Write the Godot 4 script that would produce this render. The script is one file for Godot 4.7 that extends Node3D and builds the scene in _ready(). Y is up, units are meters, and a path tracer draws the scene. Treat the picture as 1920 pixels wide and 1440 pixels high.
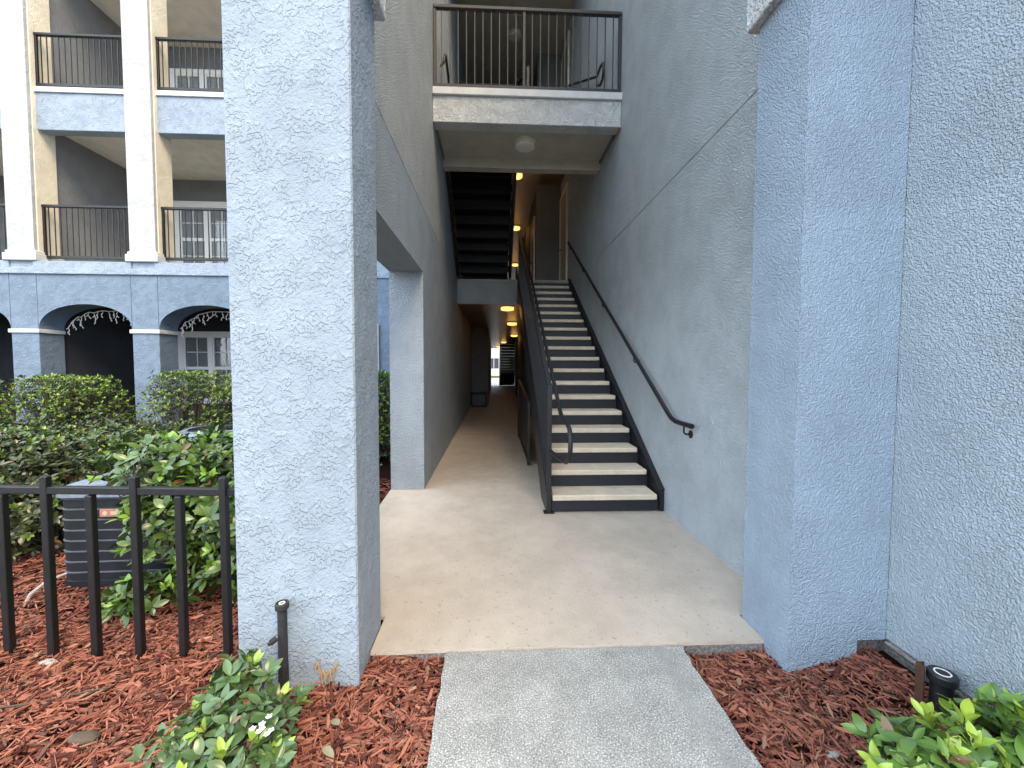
extends Node3D

var org := Vector3.ZERO
var taken := {}
var rng := RandomNumberGenerator.new()
var M := {}

# ---------------------------------------------------------------- helpers
func P(x: float, y: float, d: float) -> Vector3:
	return Vector3(x, y, -d)

func numbered(n: String) -> String:
	if not taken.has(n):
		taken[n] = 0
		return n
	taken[n] += 1
	return "%s_%03d" % [n, taken[n]]

func mb() -> SurfaceTool:
	var st := SurfaceTool.new()
	st.begin(Mesh.PRIMITIVE_TRIANGLES)
	return st

func tri(st: SurfaceTool, a: Vector3, b: Vector3, c: Vector3, inside: Vector3, smooth := -1) -> void:
	# oriented so that its front (clockwise) side looks away from the point inside
	var n := (b - a).cross(c - a)
	st.set_smooth_group(smooth)
	if n.dot((a + b + c) / 3.0 - inside) > 0.0:
		var t := b
		b = c
		c = t
	st.add_vertex(a - org)
	st.add_vertex(b - org)
	st.add_vertex(c - org)

func quad(st: SurfaceTool, a: Vector3, b: Vector3, c: Vector3, d: Vector3, inside: Vector3, smooth := -1) -> void:
	tri(st, a, b, c, inside, smooth)
	tri(st, a, c, d, inside, smooth)

func boxt(st: SurfaceTool, t: Transform3D, size: Vector3, bev := 0.0) -> void:
	# a box with chamfered edges, in a frame of its own
	var h := size / 2.0
	var b: float = min(bev, min(h.x, min(h.y, h.z)) * 0.9)
	var c := t.origin
	if b <= 0.0:
		var v: Array[Vector3] = []
		for i in 8:
			v.append(t * Vector3(h.x * (1 if i & 1 else -1), h.y * (1 if i & 2 else -1), h.z * (1 if i & 4 else -1)))
		quad(st, v[0], v[1], v[3], v[2], c)
		quad(st, v[4], v[5], v[7], v[6], c)
		quad(st, v[0], v[1], v[5], v[4], c)
		quad(st, v[2], v[3], v[7], v[6], c)
		quad(st, v[0], v[2], v[6], v[4], c)
		quad(st, v[1], v[3], v[7], v[5], c)
		return
	var f := func(s: Vector3, axis: int) -> Vector3:
		var p := Vector3(h.x - b, h.y - b, h.z - b)
		p[axis] = h[axis]
		return t * (p * s)
	for axis in 3:
		var u := (axis + 1) % 3
		var w := (axis + 2) % 3
		for s in [-1.0, 1.0]:
			var k: Array[Vector3] = []
			for q in [[-1, -1], [1, -1], [1, 1], [-1, 1]]:
				var g := Vector3.ZERO
				g[axis] = s
				g[u] = q[0]
				g[w] = q[1]
				k.append(f.call(g, axis))
			quad(st, k[0], k[1], k[2], k[3], c)
		for s1 in [-1.0, 1.0]:
			for s2 in [-1.0, 1.0]:
				var g0 := Vector3.ZERO
				g0[u] = s1
				g0[w] = s2
				var g1 := g0
				g0[axis] = -1
				g1[axis] = 1
				quad(st, f.call(g0, u), f.call(g1, u), f.call(g1, w), f.call(g0, w), c)
	for i in 8:
		var s3 := Vector3(1 if i & 1 else -1, 1 if i & 2 else -1, 1 if i & 4 else -1)
		tri(st, f.call(s3, 0), f.call(s3, 1), f.call(s3, 2), c)

func box(st: SurfaceTool, x0: float, x1: float, y0: float, y1: float, d0: float, d1: float, bev := 0.0) -> void:
	boxt(st, Transform3D(Basis(), P((x0 + x1) / 2, (y0 + y1) / 2, (d0 + d1) / 2)), Vector3(absf(x1 - x0), absf(y1 - y0), absf(d1 - d0)), bev)

func bar(st: SurfaceTool, a: Vector3, b: Vector3, w: float, h: float, bev := 0.0, up := Vector3.UP) -> void:
	# a rectangular bar from a to b
	var z := (b - a).normalized()
	var x := up.cross(z)
	if x.length() < 0.01:
		x = Vector3.RIGHT
	x = x.normalized()
	var y := z.cross(x)
	boxt(st, Transform3D(Basis(x, y, z), (a + b) / 2), Vector3(w, h, (b - a).length()), bev)

func tube(st: SurfaceTool, pts: Array, r: float, sides := 8, r_end := -1.0) -> void:
	# a round tube through points, with caps
	var n := pts.size()
	if r_end < 0.0:
		r_end = r
	var rings: Array = []
	var up := Vector3(0.31, 0.83, 0.46).normalized()
	for i in n:
		var dir: Vector3
		if i == 0:
			dir = pts[1] - pts[0]
		elif i == n - 1:
			dir = pts[n - 1] - pts[n - 2]
		else:
			dir = (pts[i + 1] - pts[i]).normalized() + (pts[i] - pts[i - 1]).normalized()
		dir = dir.normalized()
		var x := up.cross(dir).normalized()
		var y := dir.cross(x)
		up = y if absf(y.dot(dir)) < 0.9 else up
		var ring: Array[Vector3] = []
		var rr := lerpf(r, r_end, float(i) / (n - 1))
		for k in sides:
			var a := TAU * k / sides
			ring.append(pts[i] + (x * cos(a) + y * sin(a)) * rr)
		rings.append(ring)
	for i in n - 1:
		var mid: Vector3 = (pts[i] + pts[i + 1]) / 2
		for k in sides:
			var k2 := (k + 1) % sides
			quad(st, rings[i][k], rings[i][k2], rings[i + 1][k2], rings[i + 1][k], mid, 1)
	for k in range(1, sides - 1):
		tri(st, rings[0][0], rings[0][k], rings[0][k + 1], pts[1], -1)
		tri(st, rings[n - 1][0], rings[n - 1][k], rings[n - 1][k + 1], pts[n - 2], -1)

func lathe(st: SurfaceTool, at: Vector3, prof: Array, sides := 20, axis := Vector3.UP) -> void:
	# profile of (radius, height) pairs turned about an axis through at
	var q := Basis(Quaternion(Vector3.UP, axis)) if absf(axis.dot(Vector3.UP)) < 0.999 else Basis()
	var mid := Vector3.ZERO
	for p in prof:
		mid.y += p[1] / prof.size()
	mid = at + q * mid
	for i in prof.size() - 1:
		var sharp: int = 0 if i == 0 else i
		for k in sides:
			var a0 := TAU * k / sides
			var a1 := TAU * (k + 1) / sides
			var c0 := Vector3(cos(a0), 0, sin(a0))
			var c1 := Vector3(cos(a1), 0, sin(a1))
			var v0: Vector3 = at + q * (c0 * prof[i][0] + Vector3.UP * prof[i][1])
			var v1: Vector3 = at + q * (c1 * prof[i][0] + Vector3.UP * prof[i][1])
			var v2: Vector3 = at + q * (c1 * prof[i + 1][0] + Vector3.UP * prof[i + 1][1])
			var v3: Vector3 = at + q * (c0 * prof[i + 1][0] + Vector3.UP * prof[i + 1][1])
			if prof[i][0] > 1e-5:
				tri(st, v0, v1, v2, mid, 2 + sharp)
			if prof[i + 1][0] > 1e-5:
				tri(st, v0, v2, v3, mid, 2 + sharp)

func prism(st: SurfaceTool, poly: PackedVector2Array, axis: String, a0: float, a1: float) -> void:
	# a polygon pushed along x (polygon in d, y), along d (polygon in x, y) or along y (polygon in x, d)
	var at := func(p: Vector2, a: float) -> Vector3:
		if axis == "x":
			return P(a, p.y, p.x)
		if axis == "y":
			return P(p.x, a, p.y)
		return P(p.x, p.y, a)
	var idx := Geometry2D.triangulate_polygon(poly)
	var mid := (a0 + a1) / 2
	for i in range(0, idx.size(), 3):
		for a in [a0, a1]:
			var c := (poly[idx[i]] + poly[idx[i + 1]] + poly[idx[i + 2]]) / 3.0
			tri(st, at.call(poly[idx[i]], a), at.call(poly[idx[i + 1]], a), at.call(poly[idx[i + 2]], a), at.call(c, mid))
	var cw := Geometry2D.is_polygon_clockwise(poly)
	for i in poly.size():
		var p := poly[i]
		var q := poly[(i + 1) % poly.size()]
		var n := Vector2(q.y - p.y, p.x - q.x).normalized() * (1.0 if not cw else -1.0)
		var inside := (p + q) / 2 - n * 0.001
		if not Geometry2D.is_point_in_polygon(inside, poly):
			inside = (p + q) / 2 + n * 0.001
		quad(st, at.call(p, a0), at.call(q, a0), at.call(q, a1), at.call(p, a1), at.call(inside, mid))

func obj(called: String, st: SurfaceTool, m: Material, parent: Node3D = null) -> MeshInstance3D:
	st.generate_normals()
	var o := MeshInstance3D.new()
	o.mesh = st.commit()
	o.mesh.surface_set_material(0, m)
	return put(o, called, parent)

func put(o, called: String, parent: Node3D = null):
	if parent == null:
		o.name = numbered(called)
		add_child(o)
	else:
		o.name = called
		parent.add_child(o, true)
	return o

func tag(o: Node3D, label: String, category: String, group := "", kind := "") -> void:
	if label:
		o.set_meta("label", label)
	if category:
		o.set_meta("category", category)
	if group:
		o.set_meta("group", group)
	if kind:
		o.set_meta("kind", kind)

func thing(called: String, label: String, category: String, at := Vector3.ZERO, group := "", kind := "") -> Node3D:
	var o := Node3D.new()
	o.name = numbered(called)
	add_child(o)
	o.position = at
	org = at
	tag(o, label, category, group, kind)
	return o

func solo(called: String, st: SurfaceTool, m: Material, label: String, category: String, group := "", kind := "") -> MeshInstance3D:
	var o := obj(called, st, m)
	o.position = org
	tag(o, label, category, group, kind)
	org = Vector3.ZERO
	return o

# ---------------------------------------------------------------- materials
func lin(r: float, g: float, b: float) -> Color:
	return Color(r, g, b).linear_to_srgb()

func noise(type: int, freq: float, oct := 1, seed_ := 1) -> FastNoiseLite:
	var n := FastNoiseLite.new()
	n.noise_type = type
	n.frequency = freq
	n.seed = seed_
	n.fractal_octaves = oct
	n.fractal_type = FastNoiseLite.FRACTAL_FBM if oct > 1 else FastNoiseLite.FRACTAL_NONE
	return n

func field(n: FastNoiseLite, size: int) -> PackedByteArray:
	var im := n.get_seamless_image(size, size, false, false, 0.12)
	im.convert(Image.FORMAT_L8)
	return im.get_data()

func from_floats(f: PackedFloat32Array, size: int) -> ImageTexture:
	return ImageTexture.create_from_image(Image.create_from_data(size, size, false, Image.FORMAT_RF, f.to_byte_array()))

func rgb_tex(size: int, f: Callable) -> ImageTexture:
	var b := PackedByteArray()
	b.resize(size * size * 3)
	for i in size * size:
		var c: Color = f.call(i)
		b[i * 3] = int(clampf(c.r, 0, 1) * 255)
		b[i * 3 + 1] = int(clampf(c.g, 0, 1) * 255)
		b[i * 3 + 2] = int(clampf(c.b, 0, 1) * 255)
	return ImageTexture.create_from_image(Image.create_from_data(size, size, false, Image.FORMAT_RGB8, b))

func mat(c: Color, rough := 0.7, spec := 0.5, metal := 0.0) -> StandardMaterial3D:
	var m := StandardMaterial3D.new()
	m.albedo_color = c
	m.roughness = rough
	m.metallic_specular = spec
	m.metallic = metal
	return m

func tri_map(m: StandardMaterial3D, tile: float, height: Texture2D, cm: float, albedo: Texture2D = null) -> StandardMaterial3D:
	m.uv1_triplanar = true
	m.uv1_world_triplanar = true
	m.uv1_triplanar_sharpness = 8.0
	m.uv1_scale = Vector3.ONE / tile
	if height:
		m.heightmap_enabled = true
		m.heightmap_texture = height
		m.heightmap_scale = cm
	if albedo:
		m.albedo_texture = albedo
	return m

func detail(m: StandardMaterial3D, tex: Texture2D, tile: float) -> StandardMaterial3D:
	m.detail_enabled = true
	m.detail_albedo = tex
	m.detail_blend_mode = BaseMaterial3D.BLEND_MODE_MUL
	m.detail_uv_layer = BaseMaterial3D.DETAIL_UV_2
	m.uv2_triplanar = true
	m.uv2_world_triplanar = true
	m.uv2_triplanar_sharpness = 6.0
	m.uv2_scale = Vector3.ONE / tile
	return m

func make_materials() -> void:
	var S := 1024
	var a := field(noise(FastNoiseLite.TYPE_SIMPLEX_SMOOTH, 0.030, 3, 4), S)
	var b := field(noise(FastNoiseLite.TYPE_SIMPLEX_SMOOTH, 0.075, 2, 9), S)
	var c := field(noise(FastNoiseLite.TYPE_SIMPLEX_SMOOTH, 0.22, 1, 12), S)
	var big := field(noise(FastNoiseLite.TYPE_SIMPLEX_SMOOTH, 0.006, 4, 21), S)
	var f := PackedFloat32Array()
	f.resize(S * S)
	var f2 := PackedFloat32Array()
	f2.resize(S * S)
	for i in S * S:
		var n := a[i] / 255.0
		var k := b[i] / 255.0
		# trowelled plaster: flattened islands with steep lips over a rougher ground
		var patch := lerpf(0.30, 1.0, smoothstep(0.35, 0.62, big[i] / 255.0))
		f[i] = 0.62 * patch * smoothstep(0.40, 0.50, n + 0.16 * (k - 0.5)) + 0.10 * smoothstep(0.30, 0.75, k) + 0.07 * c[i] / 255.0
		f2[i] = 0.55 * smoothstep(0.30, 0.70, k) + 0.35 * smoothstep(0.35, 0.6, n) + 0.10 * c[i] / 255.0
	var stucco_h := from_floats(f, S)
	var peel_h := from_floats(f2, S)
	var g := PackedFloat32Array()
	g.resize(S * S)
	for i in S * S:
		g[i] = 0.5 * c[i] / 255.0 + 0.35 * b[i] / 255.0 + 0.3 * a[i] / 255.0
	var grain_h := from_floats(g, S)
	# weathering: faint cloudy mottling and a few streaks, shared at a large scale
	var T := 512
	var m1 := field(noise(FastNoiseLite.TYPE_SIMPLEX_SMOOTH, 0.012, 5, 31), T)
	var m2 := field(noise(FastNoiseLite.TYPE_SIMPLEX_SMOOTH, 0.05, 4, 32), T)
	var mottle := rgb_tex(T, func(i):
		var v := 0.93 + 0.09 * (m1[i] / 255.0) + 0.04 * (m2[i] / 255.0 - 0.5)
		return Color(v, v, v * 0.995))
	var blotch := rgb_tex(T, func(i):
		var v := 0.92 + 0.10 * (m1[i] / 255.0 - 0.4) + 0.10 * (m2[i] / 255.0 - 0.5)
		return Color(v, v, v))
	# cast concrete with exposed grit
	var p1 := field(noise(FastNoiseLite.TYPE_CELLULAR, 0.085, 1, 41), S)
	var p2 := field(noise(FastNoiseLite.TYPE_SIMPLEX_SMOOTH, 0.16, 3, 42), S)
	var ch := PackedFloat32Array()
	ch.resize(S * S)
	for i in S * S:
		ch[i] = 0.7 * p2[i] / 255.0 + 0.3 * (1.0 - p1[i] / 255.0)
	var concrete_h := from_floats(ch, S)
	var concrete_a := rgb_tex(S, func(i):
		var v := 0.70 + 0.18 * (p2[i] / 255.0 - 0.5) + 0.06 * (big[i] / 255.0 - 0.5)
		var w := smoothstep(0.60, 0.78, p2[i] / 255.0) * 0.20
		var dk := smoothstep(0.36, 0.22, p2[i] / 255.0) * 0.10
		return Color(v + w - dk, v + w - dk, (v + w - dk) * 0.985))
	var floor_a := rgb_tex(S, func(i):
		var v := 0.97 + 0.05 * (big[i] / 255.0 - 0.5) + 0.05 * (p2[i] / 255.0 - 0.5)
		var spot := 0.22 * smoothstep(0.77, 0.88, a[i] / 255.0)
		return Color(v - spot * 0.6, v - spot * 0.7, v - spot * 0.8))
	var dirt_a := rgb_tex(T, func(i):
		var v := 0.55 + 0.5 * (m2[i] / 255.0)
		return Color(v, v * 0.95, v * 0.9))
	var metal_a := rgb_tex(T, func(i):
		var v := 0.85 + 0.25 * (m1[i] / 255.0 - 0.3) + 0.2 * smoothstep(0.72, 0.8, m2[i] / 255.0)
		return Color(v, v, v))

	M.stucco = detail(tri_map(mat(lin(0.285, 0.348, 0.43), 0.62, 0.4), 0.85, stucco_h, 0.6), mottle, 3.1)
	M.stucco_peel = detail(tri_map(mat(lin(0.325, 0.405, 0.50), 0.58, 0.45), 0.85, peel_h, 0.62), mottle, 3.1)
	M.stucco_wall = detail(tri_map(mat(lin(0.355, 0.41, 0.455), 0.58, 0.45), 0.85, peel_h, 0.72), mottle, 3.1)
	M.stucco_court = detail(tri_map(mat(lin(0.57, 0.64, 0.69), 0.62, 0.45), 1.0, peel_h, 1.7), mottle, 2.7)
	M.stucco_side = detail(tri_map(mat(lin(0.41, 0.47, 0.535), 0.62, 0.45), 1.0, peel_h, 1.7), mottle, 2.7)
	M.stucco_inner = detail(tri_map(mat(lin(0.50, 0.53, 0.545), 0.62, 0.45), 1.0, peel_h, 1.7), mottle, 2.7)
	M.stucco_fascia = detail(tri_map(mat(lin(0.56, 0.58, 0.59), 0.6, 0.45), 1.0, stucco_h, 1.7), mottle, 2.9)
	M.stucco_blue = detail(tri_map(mat(lin(0.17, 0.235, 0.33), 0.7, 0.4), 1.25, stucco_h, 1.2), mottle, 3.3)
	M.stucco_light = detail(tri_map(mat(lin(0.30, 0.37, 0.48), 0.7, 0.4), 1.25, stucco_h, 1.2), mottle, 3.3)
	M.stucco_white = detail(tri_map(mat(lin(0.45, 0.47, 0.49), 0.7, 0.4), 1.25, stucco_h, 0.7), mottle, 3.7)
	M.stucco_cream = detail(tri_map(mat(lin(0.76, 0.70, 0.58), 0.7, 0.4), 1.25, stucco_h, 0.5), mottle, 3.7)
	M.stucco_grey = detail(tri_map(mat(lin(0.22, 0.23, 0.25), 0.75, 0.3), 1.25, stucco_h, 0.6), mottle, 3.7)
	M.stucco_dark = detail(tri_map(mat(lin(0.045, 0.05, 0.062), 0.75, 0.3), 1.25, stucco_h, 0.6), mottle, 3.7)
	M.trim = detail(tri_map(mat(lin(0.60, 0.61, 0.61), 0.5), 0.6, grain_h, 0.15), mottle, 1.9)
	M.cream_trim = detail(tri_map(mat(lin(0.80, 0.76, 0.64), 0.5), 0.6, grain_h, 0.1), mottle, 1.9)
	M.grey_trim = detail(tri_map(mat(lin(0.16, 0.17, 0.18), 0.6), 0.6, grain_h, 0.2), mottle, 1.9)
	M.soffit = detail(tri_map(mat(lin(0.48, 0.45, 0.38), 0.7, 0.3), 0.8, grain_h, 0.25), mottle, 2.3)
	M.deck = detail(tri_map(mat(lin(0.72, 0.70, 0.64), 0.7, 0.3), 0.8, grain_h, 0.25), mottle, 2.3)
	M.window_white = mat(lin(0.82, 0.83, 0.83), 0.45)
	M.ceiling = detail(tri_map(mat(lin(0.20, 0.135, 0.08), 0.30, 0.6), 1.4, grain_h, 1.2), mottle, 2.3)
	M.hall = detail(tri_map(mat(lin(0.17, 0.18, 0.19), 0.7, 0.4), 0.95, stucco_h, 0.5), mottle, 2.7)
	M.concrete = detail(tri_map(mat(lin(0.70, 0.70, 0.70), 0.85, 0.3), 1.5, concrete_h, 0.4, concrete_a), blotch, 1.9)
	M.floor = detail(tri_map(mat(lin(0.52, 0.45, 0.385), 0.6, 0.4), 1.3, grain_h, 0.35, floor_a), mottle, 3.9)
	M.floor_edge = tri_map(mat(lin(0.34, 0.35, 0.38), 0.8), 0.5, concrete_h, 0.5, dirt_a)
	M.tread = detail(tri_map(mat(lin(0.72, 0.62, 0.49), 0.6, 0.4), 1.1, grain_h, 0.3, floor_a), mottle, 1.3)
	M.iron = tri_map(mat(lin(0.008, 0.008, 0.009), 0.42, 0.5), 0.5, grain_h, 0.1, metal_a)
	M.steel = tri_map(mat(lin(0.010, 0.011, 0.014), 0.45, 0.5), 0.8, grain_h, 0.12, metal_a)
	M.riser = tri_map(mat(lin(0.010, 0.012, 0.019), 0.5, 0.5), 0.8, grain_h, 0.12, metal_a)
	M.black_steel = tri_map(mat(lin(0.003, 0.003, 0.004), 0.5, 0.3), 0.8, grain_h, 0.12, metal_a)
	M.bronze = tri_map(mat(lin(0.030, 0.026, 0.026), 0.5, 0.5), 0.5, grain_h, 0.1, metal_a)
	M.mulch_bed = tri_map(mat(lin(0.06, 0.02, 0.014), 0.95, 0.2), 0.35, concrete_h, 2.5, dirt_a)
	M.earth = tri_map(mat(lin(0.20, 0.20, 0.19), 0.95, 0.2), 2.0, concrete_h, 1.0, dirt_a)
	M.lawn = tri_map(mat(lin(0.09, 0.13, 0.04), 0.95, 0.2), 1.5, concrete_h, 3.0, dirt_a)
	M.chip = mat(Color.WHITE, 0.75, 0.3)
	M.chip.vertex_color_use_as_albedo = true
	M.leafy = mat(Color.WHITE, 0.29, 0.5)
	M.leafy.vertex_color_use_as_albedo = true
	M.leafy.backlight = Color(0.35, 0.35, 0.3)
	M.bark = tri_map(mat(lin(0.12, 0.085, 0.06), 0.9), 0.2, grain_h, 0.4)
	M.ac_shell = tri_map(mat(lin(0.011, 0.014, 0.021), 0.4, 0.5), 0.8, grain_h, 0.06, metal_a)
	M.ac_rib = tri_map(mat(lin(0.085, 0.10, 0.12), 0.4, 0.5), 0.8, grain_h, 0.06, metal_a)
	M.ac_top = tri_map(mat(lin(0.22, 0.27, 0.34), 0.35, 0.5), 0.8, grain_h, 0.06, metal_a)
	M.glass = mat(Color(0.02, 0.025, 0.03), 0.05, 0.8)
	M.blind = mat(lin(0.55, 0.56, 0.57), 0.6)
	M.wire = mat(lin(0.75, 0.73, 0.70), 0.5)
	M.lamp_shell = mat(lin(0.62, 0.58, 0.50), 0.5)
	M.lamp_off = mat(lin(0.70, 0.68, 0.62), 0.35)
	M.lamp_on = mat(lin(0.9, 0.75, 0.4), 0.4)
	M.lamp_on.emission_enabled = true
	M.lamp_on.emission = Color(1.0, 0.82, 0.46)
	M.lamp_on.emission_energy_multiplier = 0.33
	M.door = mat(lin(0.40, 0.36, 0.28), 0.5)
	M.rust = tri_map(mat(lin(0.10, 0.045, 0.022), 0.7), 0.3, grain_h, 0.2, metal_a)
	M.plastic = mat(lin(0.014, 0.014, 0.016), 0.4, 0.5)
	M.white_plastic = mat(lin(0.7, 0.7, 0.68), 0.4)
	M.old_black = tri_map(mat(lin(0.035, 0.036, 0.038), 0.55, 0.4), 0.2, grain_h, 0.15, metal_a)
	M.stone = tri_map(mat(lin(0.45, 0.42, 0.38), 0.8), 0.2, grain_h, 0.4)
	M.straw = mat(lin(0.42, 0.27, 0.12), 0.8)
	M.petal = mat(lin(0.85, 0.84, 0.78), 0.6)
	M.petal.backlight = Color(0.4, 0.4, 0.4)

# ---------------------------------------------------------------- building pieces
func stairs(parent: Node3D, x0: float, x1: float, y0: float, rise: float, d0: float, run: float, n: int, towards: int, tread_m: Material, guard_x: float, open := false) -> void:
	# n treads; towards = 1 climbs away from the viewer, -1 towards him; the tread before the first riser starts at d0
	for i in n:
		var y := y0 + (i + 1) * rise
		var d := d0 + towards * i * run
		var st := mb()
		box(st, x0 + 0.012, x1 - 0.03, y - 0.052, y, d, d + towards * (run + 0.03), 0.007)
		obj("tread", st, tread_m, parent)
	for i in n + 1:
		var y := y0 + i * rise
		var d := d0 + towards * (i * run + 0.028)
		if true:
			var st := mb()
			box(st, x0 + 0.006, x1 - 0.012, y + 0.012 if i == 0 else y - 0.008, y + rise - (0.057 if open else 0.054), d, d + towards * 0.008)
			obj("riser", st, M.black_steel if tread_m == M.black_steel else M.riser, parent)
	for x in [x0, x1]:
		var st := mb()
		var dd := d0 + towards * 0.02
		var de := d0 + towards * (n * run + 0.05)
		var ye := y0 + (n + 1) * rise
		var hi := 0.05
		var lo := 0.26
		var slope := rise / run
		var poly := PackedVector2Array([Vector2(dd, y0 + 0.002), Vector2(dd, y0 + rise + hi - 0.01), Vector2(de, ye + hi - 0.01), Vector2(de, ye - lo)])
		poly.append(Vector2(dd + towards * (lo + 0.02) / slope * 0.9, y0 + 0.002))
		var w := 0.045
		prism(st, poly, "x", x - (w if x == x0 else -0.002), x + (0.0 if x == x0 else w))
		# flange along the top edge
		bar(st, P(x + (-w / 2 if x == x0 else w / 2), y0 + rise + hi - 0.012, dd), P(x + (-w / 2 if x == x0 else w / 2), ye + hi - 0.012, de), w + 0.012, 0.012)
		obj("stringer", st, M.steel, parent)

func sloped_guard(parent: Node3D, x: float, da: float, ya: float, db: float, yb: float, height: float, post_h: float, gap := 0.108) -> void:
	# pickets between a bottom rail on the stringer and a top rail
	var st := mb()
	bar(st, P(x, ya + height, da), P(x, yb + height, db), 0.045, 0.035, 0.005)
	bar(st, P(x, ya + 0.06, da), P(x, yb + 0.06, db), 0.04, 0.025, 0.004)
	var rail := obj("guard_rail", st, M.steel, parent)
	var n := int(absf(db - da) / gap)
	for i in range(1, n):
		var t := float(i) / n
		var b := mb()
		var y := lerpf(ya, yb, t)
		box(b, x - 0.0095, x + 0.0095, y + 0.06, y + height - 0.01, lerpf(da, db, t) - 0.0095, lerpf(da, db, t) + 0.0095)
		obj("baluster", b, M.steel, rail)
	var p := mb()
	box(p, x - 0.022, x + 0.022, ya - post_h, ya + height + 0.03, da - 0.022, da + 0.022, 0.004)
	box(p, x - 0.026, x + 0.026, ya + height + 0.03, ya + height + 0.038, da - 0.026, da + 0.026, 0.003)
	box(p, x - 0.05, x + 0.05, ya - post_h, ya - post_h + 0.01, da - 0.04, da + 0.05, 0.002)
	obj("guard_post", p, M.steel, parent)

func level_guard(parent: Node3D, x0: float, x1: float, y0: float, y1: float, d: float, gap: float, m: Material, mid_post := false) -> void:
	var rail := mb()
	box(rail, x0, x1, y1 - 0.045, y1, d - 0.03, d + 0.03, 0.006)
	var top := obj("top_rail", rail, m, parent)
	var low := mb()
	box(low, x0, x1, y0, y0 + 0.05, d - 0.022, d + 0.022, 0.004)
	obj("bottom_rail", low, m, parent)
	var n := int(round((x1 - x0) / gap))
	for i in range(1, n):
		if mid_post and i == n / 2:
			continue
		var st := mb()
		var x := lerpf(x0, x1, float(i) / n)
		box(st, x - 0.0065, x + 0.0065, y0 + 0.05, y1 - 0.045, d - 0.0065, d + 0.0065)
		obj("baluster", st, m, top)
	var posts := [x0 + 0.02, x1 - 0.02]
	if mid_post:
		posts.append(lerpf(x0, x1, float(n / 2) / n))
	for x in posts:
		var st := mb()
		box(st, x - 0.018, x + 0.018, y0 + 0.003, y1 - 0.003, d - 0.0185, d + 0.0185, 0.003)
		obj("rail_post", st, m, parent)

func drum_lamp(x: float, y: float, d: float, r: float, lit: bool, label: String) -> void:
	var t := thing("ceiling_light", label, "ceiling light", P(x, y, d), "round drum lights under the ceilings")
	var st := mb()
	lathe(st, P(x, y, d), [[0.0, 0.0], [r * 1.02, 0.0], [r * 1.02, -0.022], [r * 0.98, -0.026], [0.0, -0.026]], 24)
	obj("housing", st, M.lamp_shell, t)
	var g := mb()
	lathe(g, P(x, y, d), [[r * 0.95, -0.026], [r * 0.95, -0.075], [r * 0.90, -0.088], [r * 0.6, -0.095], [0.0, -0.097]], 24)
	obj("diffuser", g, M.lamp_on if lit else M.lamp_off, t)
	org = Vector3.ZERO
	if lit:
		var l := OmniLight3D.new()
		l.name = "lamp_light"
		l.light_color = Color(1.0, 0.70, 0.36)
		l.light_energy = 0.014
		l.light_size = 0.12
		l.omni_range = 12.0
		l.omni_attenuation = 2.0
		l.shadow_enabled = true
		l.position = Vector3(0, -0.16, 0)
		t.add_child(l)

func casement(parent: Node3D, x0: float, x1: float, y0: float, y1: float, d: float, units: int, blinds: bool) -> void:
	# a row of double-hung windows in one white casing, panes set back
	var casing := mb()
	box(casing, x0 - 0.09, x1 + 0.09, y1, y1 + 0.11, d - 0.035, d + 0.02, 0.004)
	box(casing, x0 - 0.09, x1 + 0.09, y0 - 0.09, y0, d - 0.045, d + 0.02, 0.004)
	var w := (x1 - x0) / units
	for i in units + 1:
		var x := x0 + w * i
		box(casing, x - (0.09 if i == 0 else 0.045), x + (0.09 if i == units else 0.045), y0 + 0.001, y1 - 0.001, d - 0.03, d + 0.02, 0.004)
	var fr := obj("window", casing, M.window_white, parent)
	var ym := (y0 + y1) / 2
	for i in units:
		var a := x0 + w * i + 0.045
		var b := x0 + w * (i + 1) - 0.045
		var g := mb()
		box(g, a, b, y0, y1, d + 0.022, d + 0.03)
		obj("pane", g, M.pane, fr)
		var sash := mb()
		for s in [[y0, ym, 0.004], [ym, y1, -0.008]]:
			box(sash, a, a + 0.035, s[0], s[1], d - 0.008 + s[2], d + 0.018)
			box(sash, b - 0.035, b, s[0], s[1], d - 0.008 + s[2], d + 0.018)
			box(sash, a + 0.035, b - 0.035, s[0], s[0] + 0.035, d - 0.008 + s[2], d + 0.018)
			box(sash, a + 0.035, b - 0.035, s[1] - 0.035, s[1], d - 0.008 + s[2], d + 0.018)
			box(sash, (a + b) / 2 - 0.009, (a + b) / 2 + 0.009, s[0] + 0.035, s[1] - 0.035, d + 0.006, d + 0.018)
			box(sash, a + 0.035, b - 0.035, (s[0] + s[1]) / 2 - 0.009, (s[0] + s[1]) / 2 + 0.009, d + 0.008, d + 0.020)
		obj("sash", sash, M.window_white, fr)
		if blinds:
			var bl := mb()
			var y := y0 + 0.03
			while y < y1 - 0.02:
				boxt(bl, Transform3D(Basis(Vector3.RIGHT, 0.5), P((a + b) / 2, y, d + 0.07)), Vector3(b - a, 0.085, 0.006))
				y += 0.075
			obj("blind", bl, M.blind, fr)
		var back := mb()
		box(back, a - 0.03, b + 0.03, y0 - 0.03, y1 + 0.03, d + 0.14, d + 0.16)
		obj("dark_backing", back, M.stucco_dark, fr)

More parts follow.
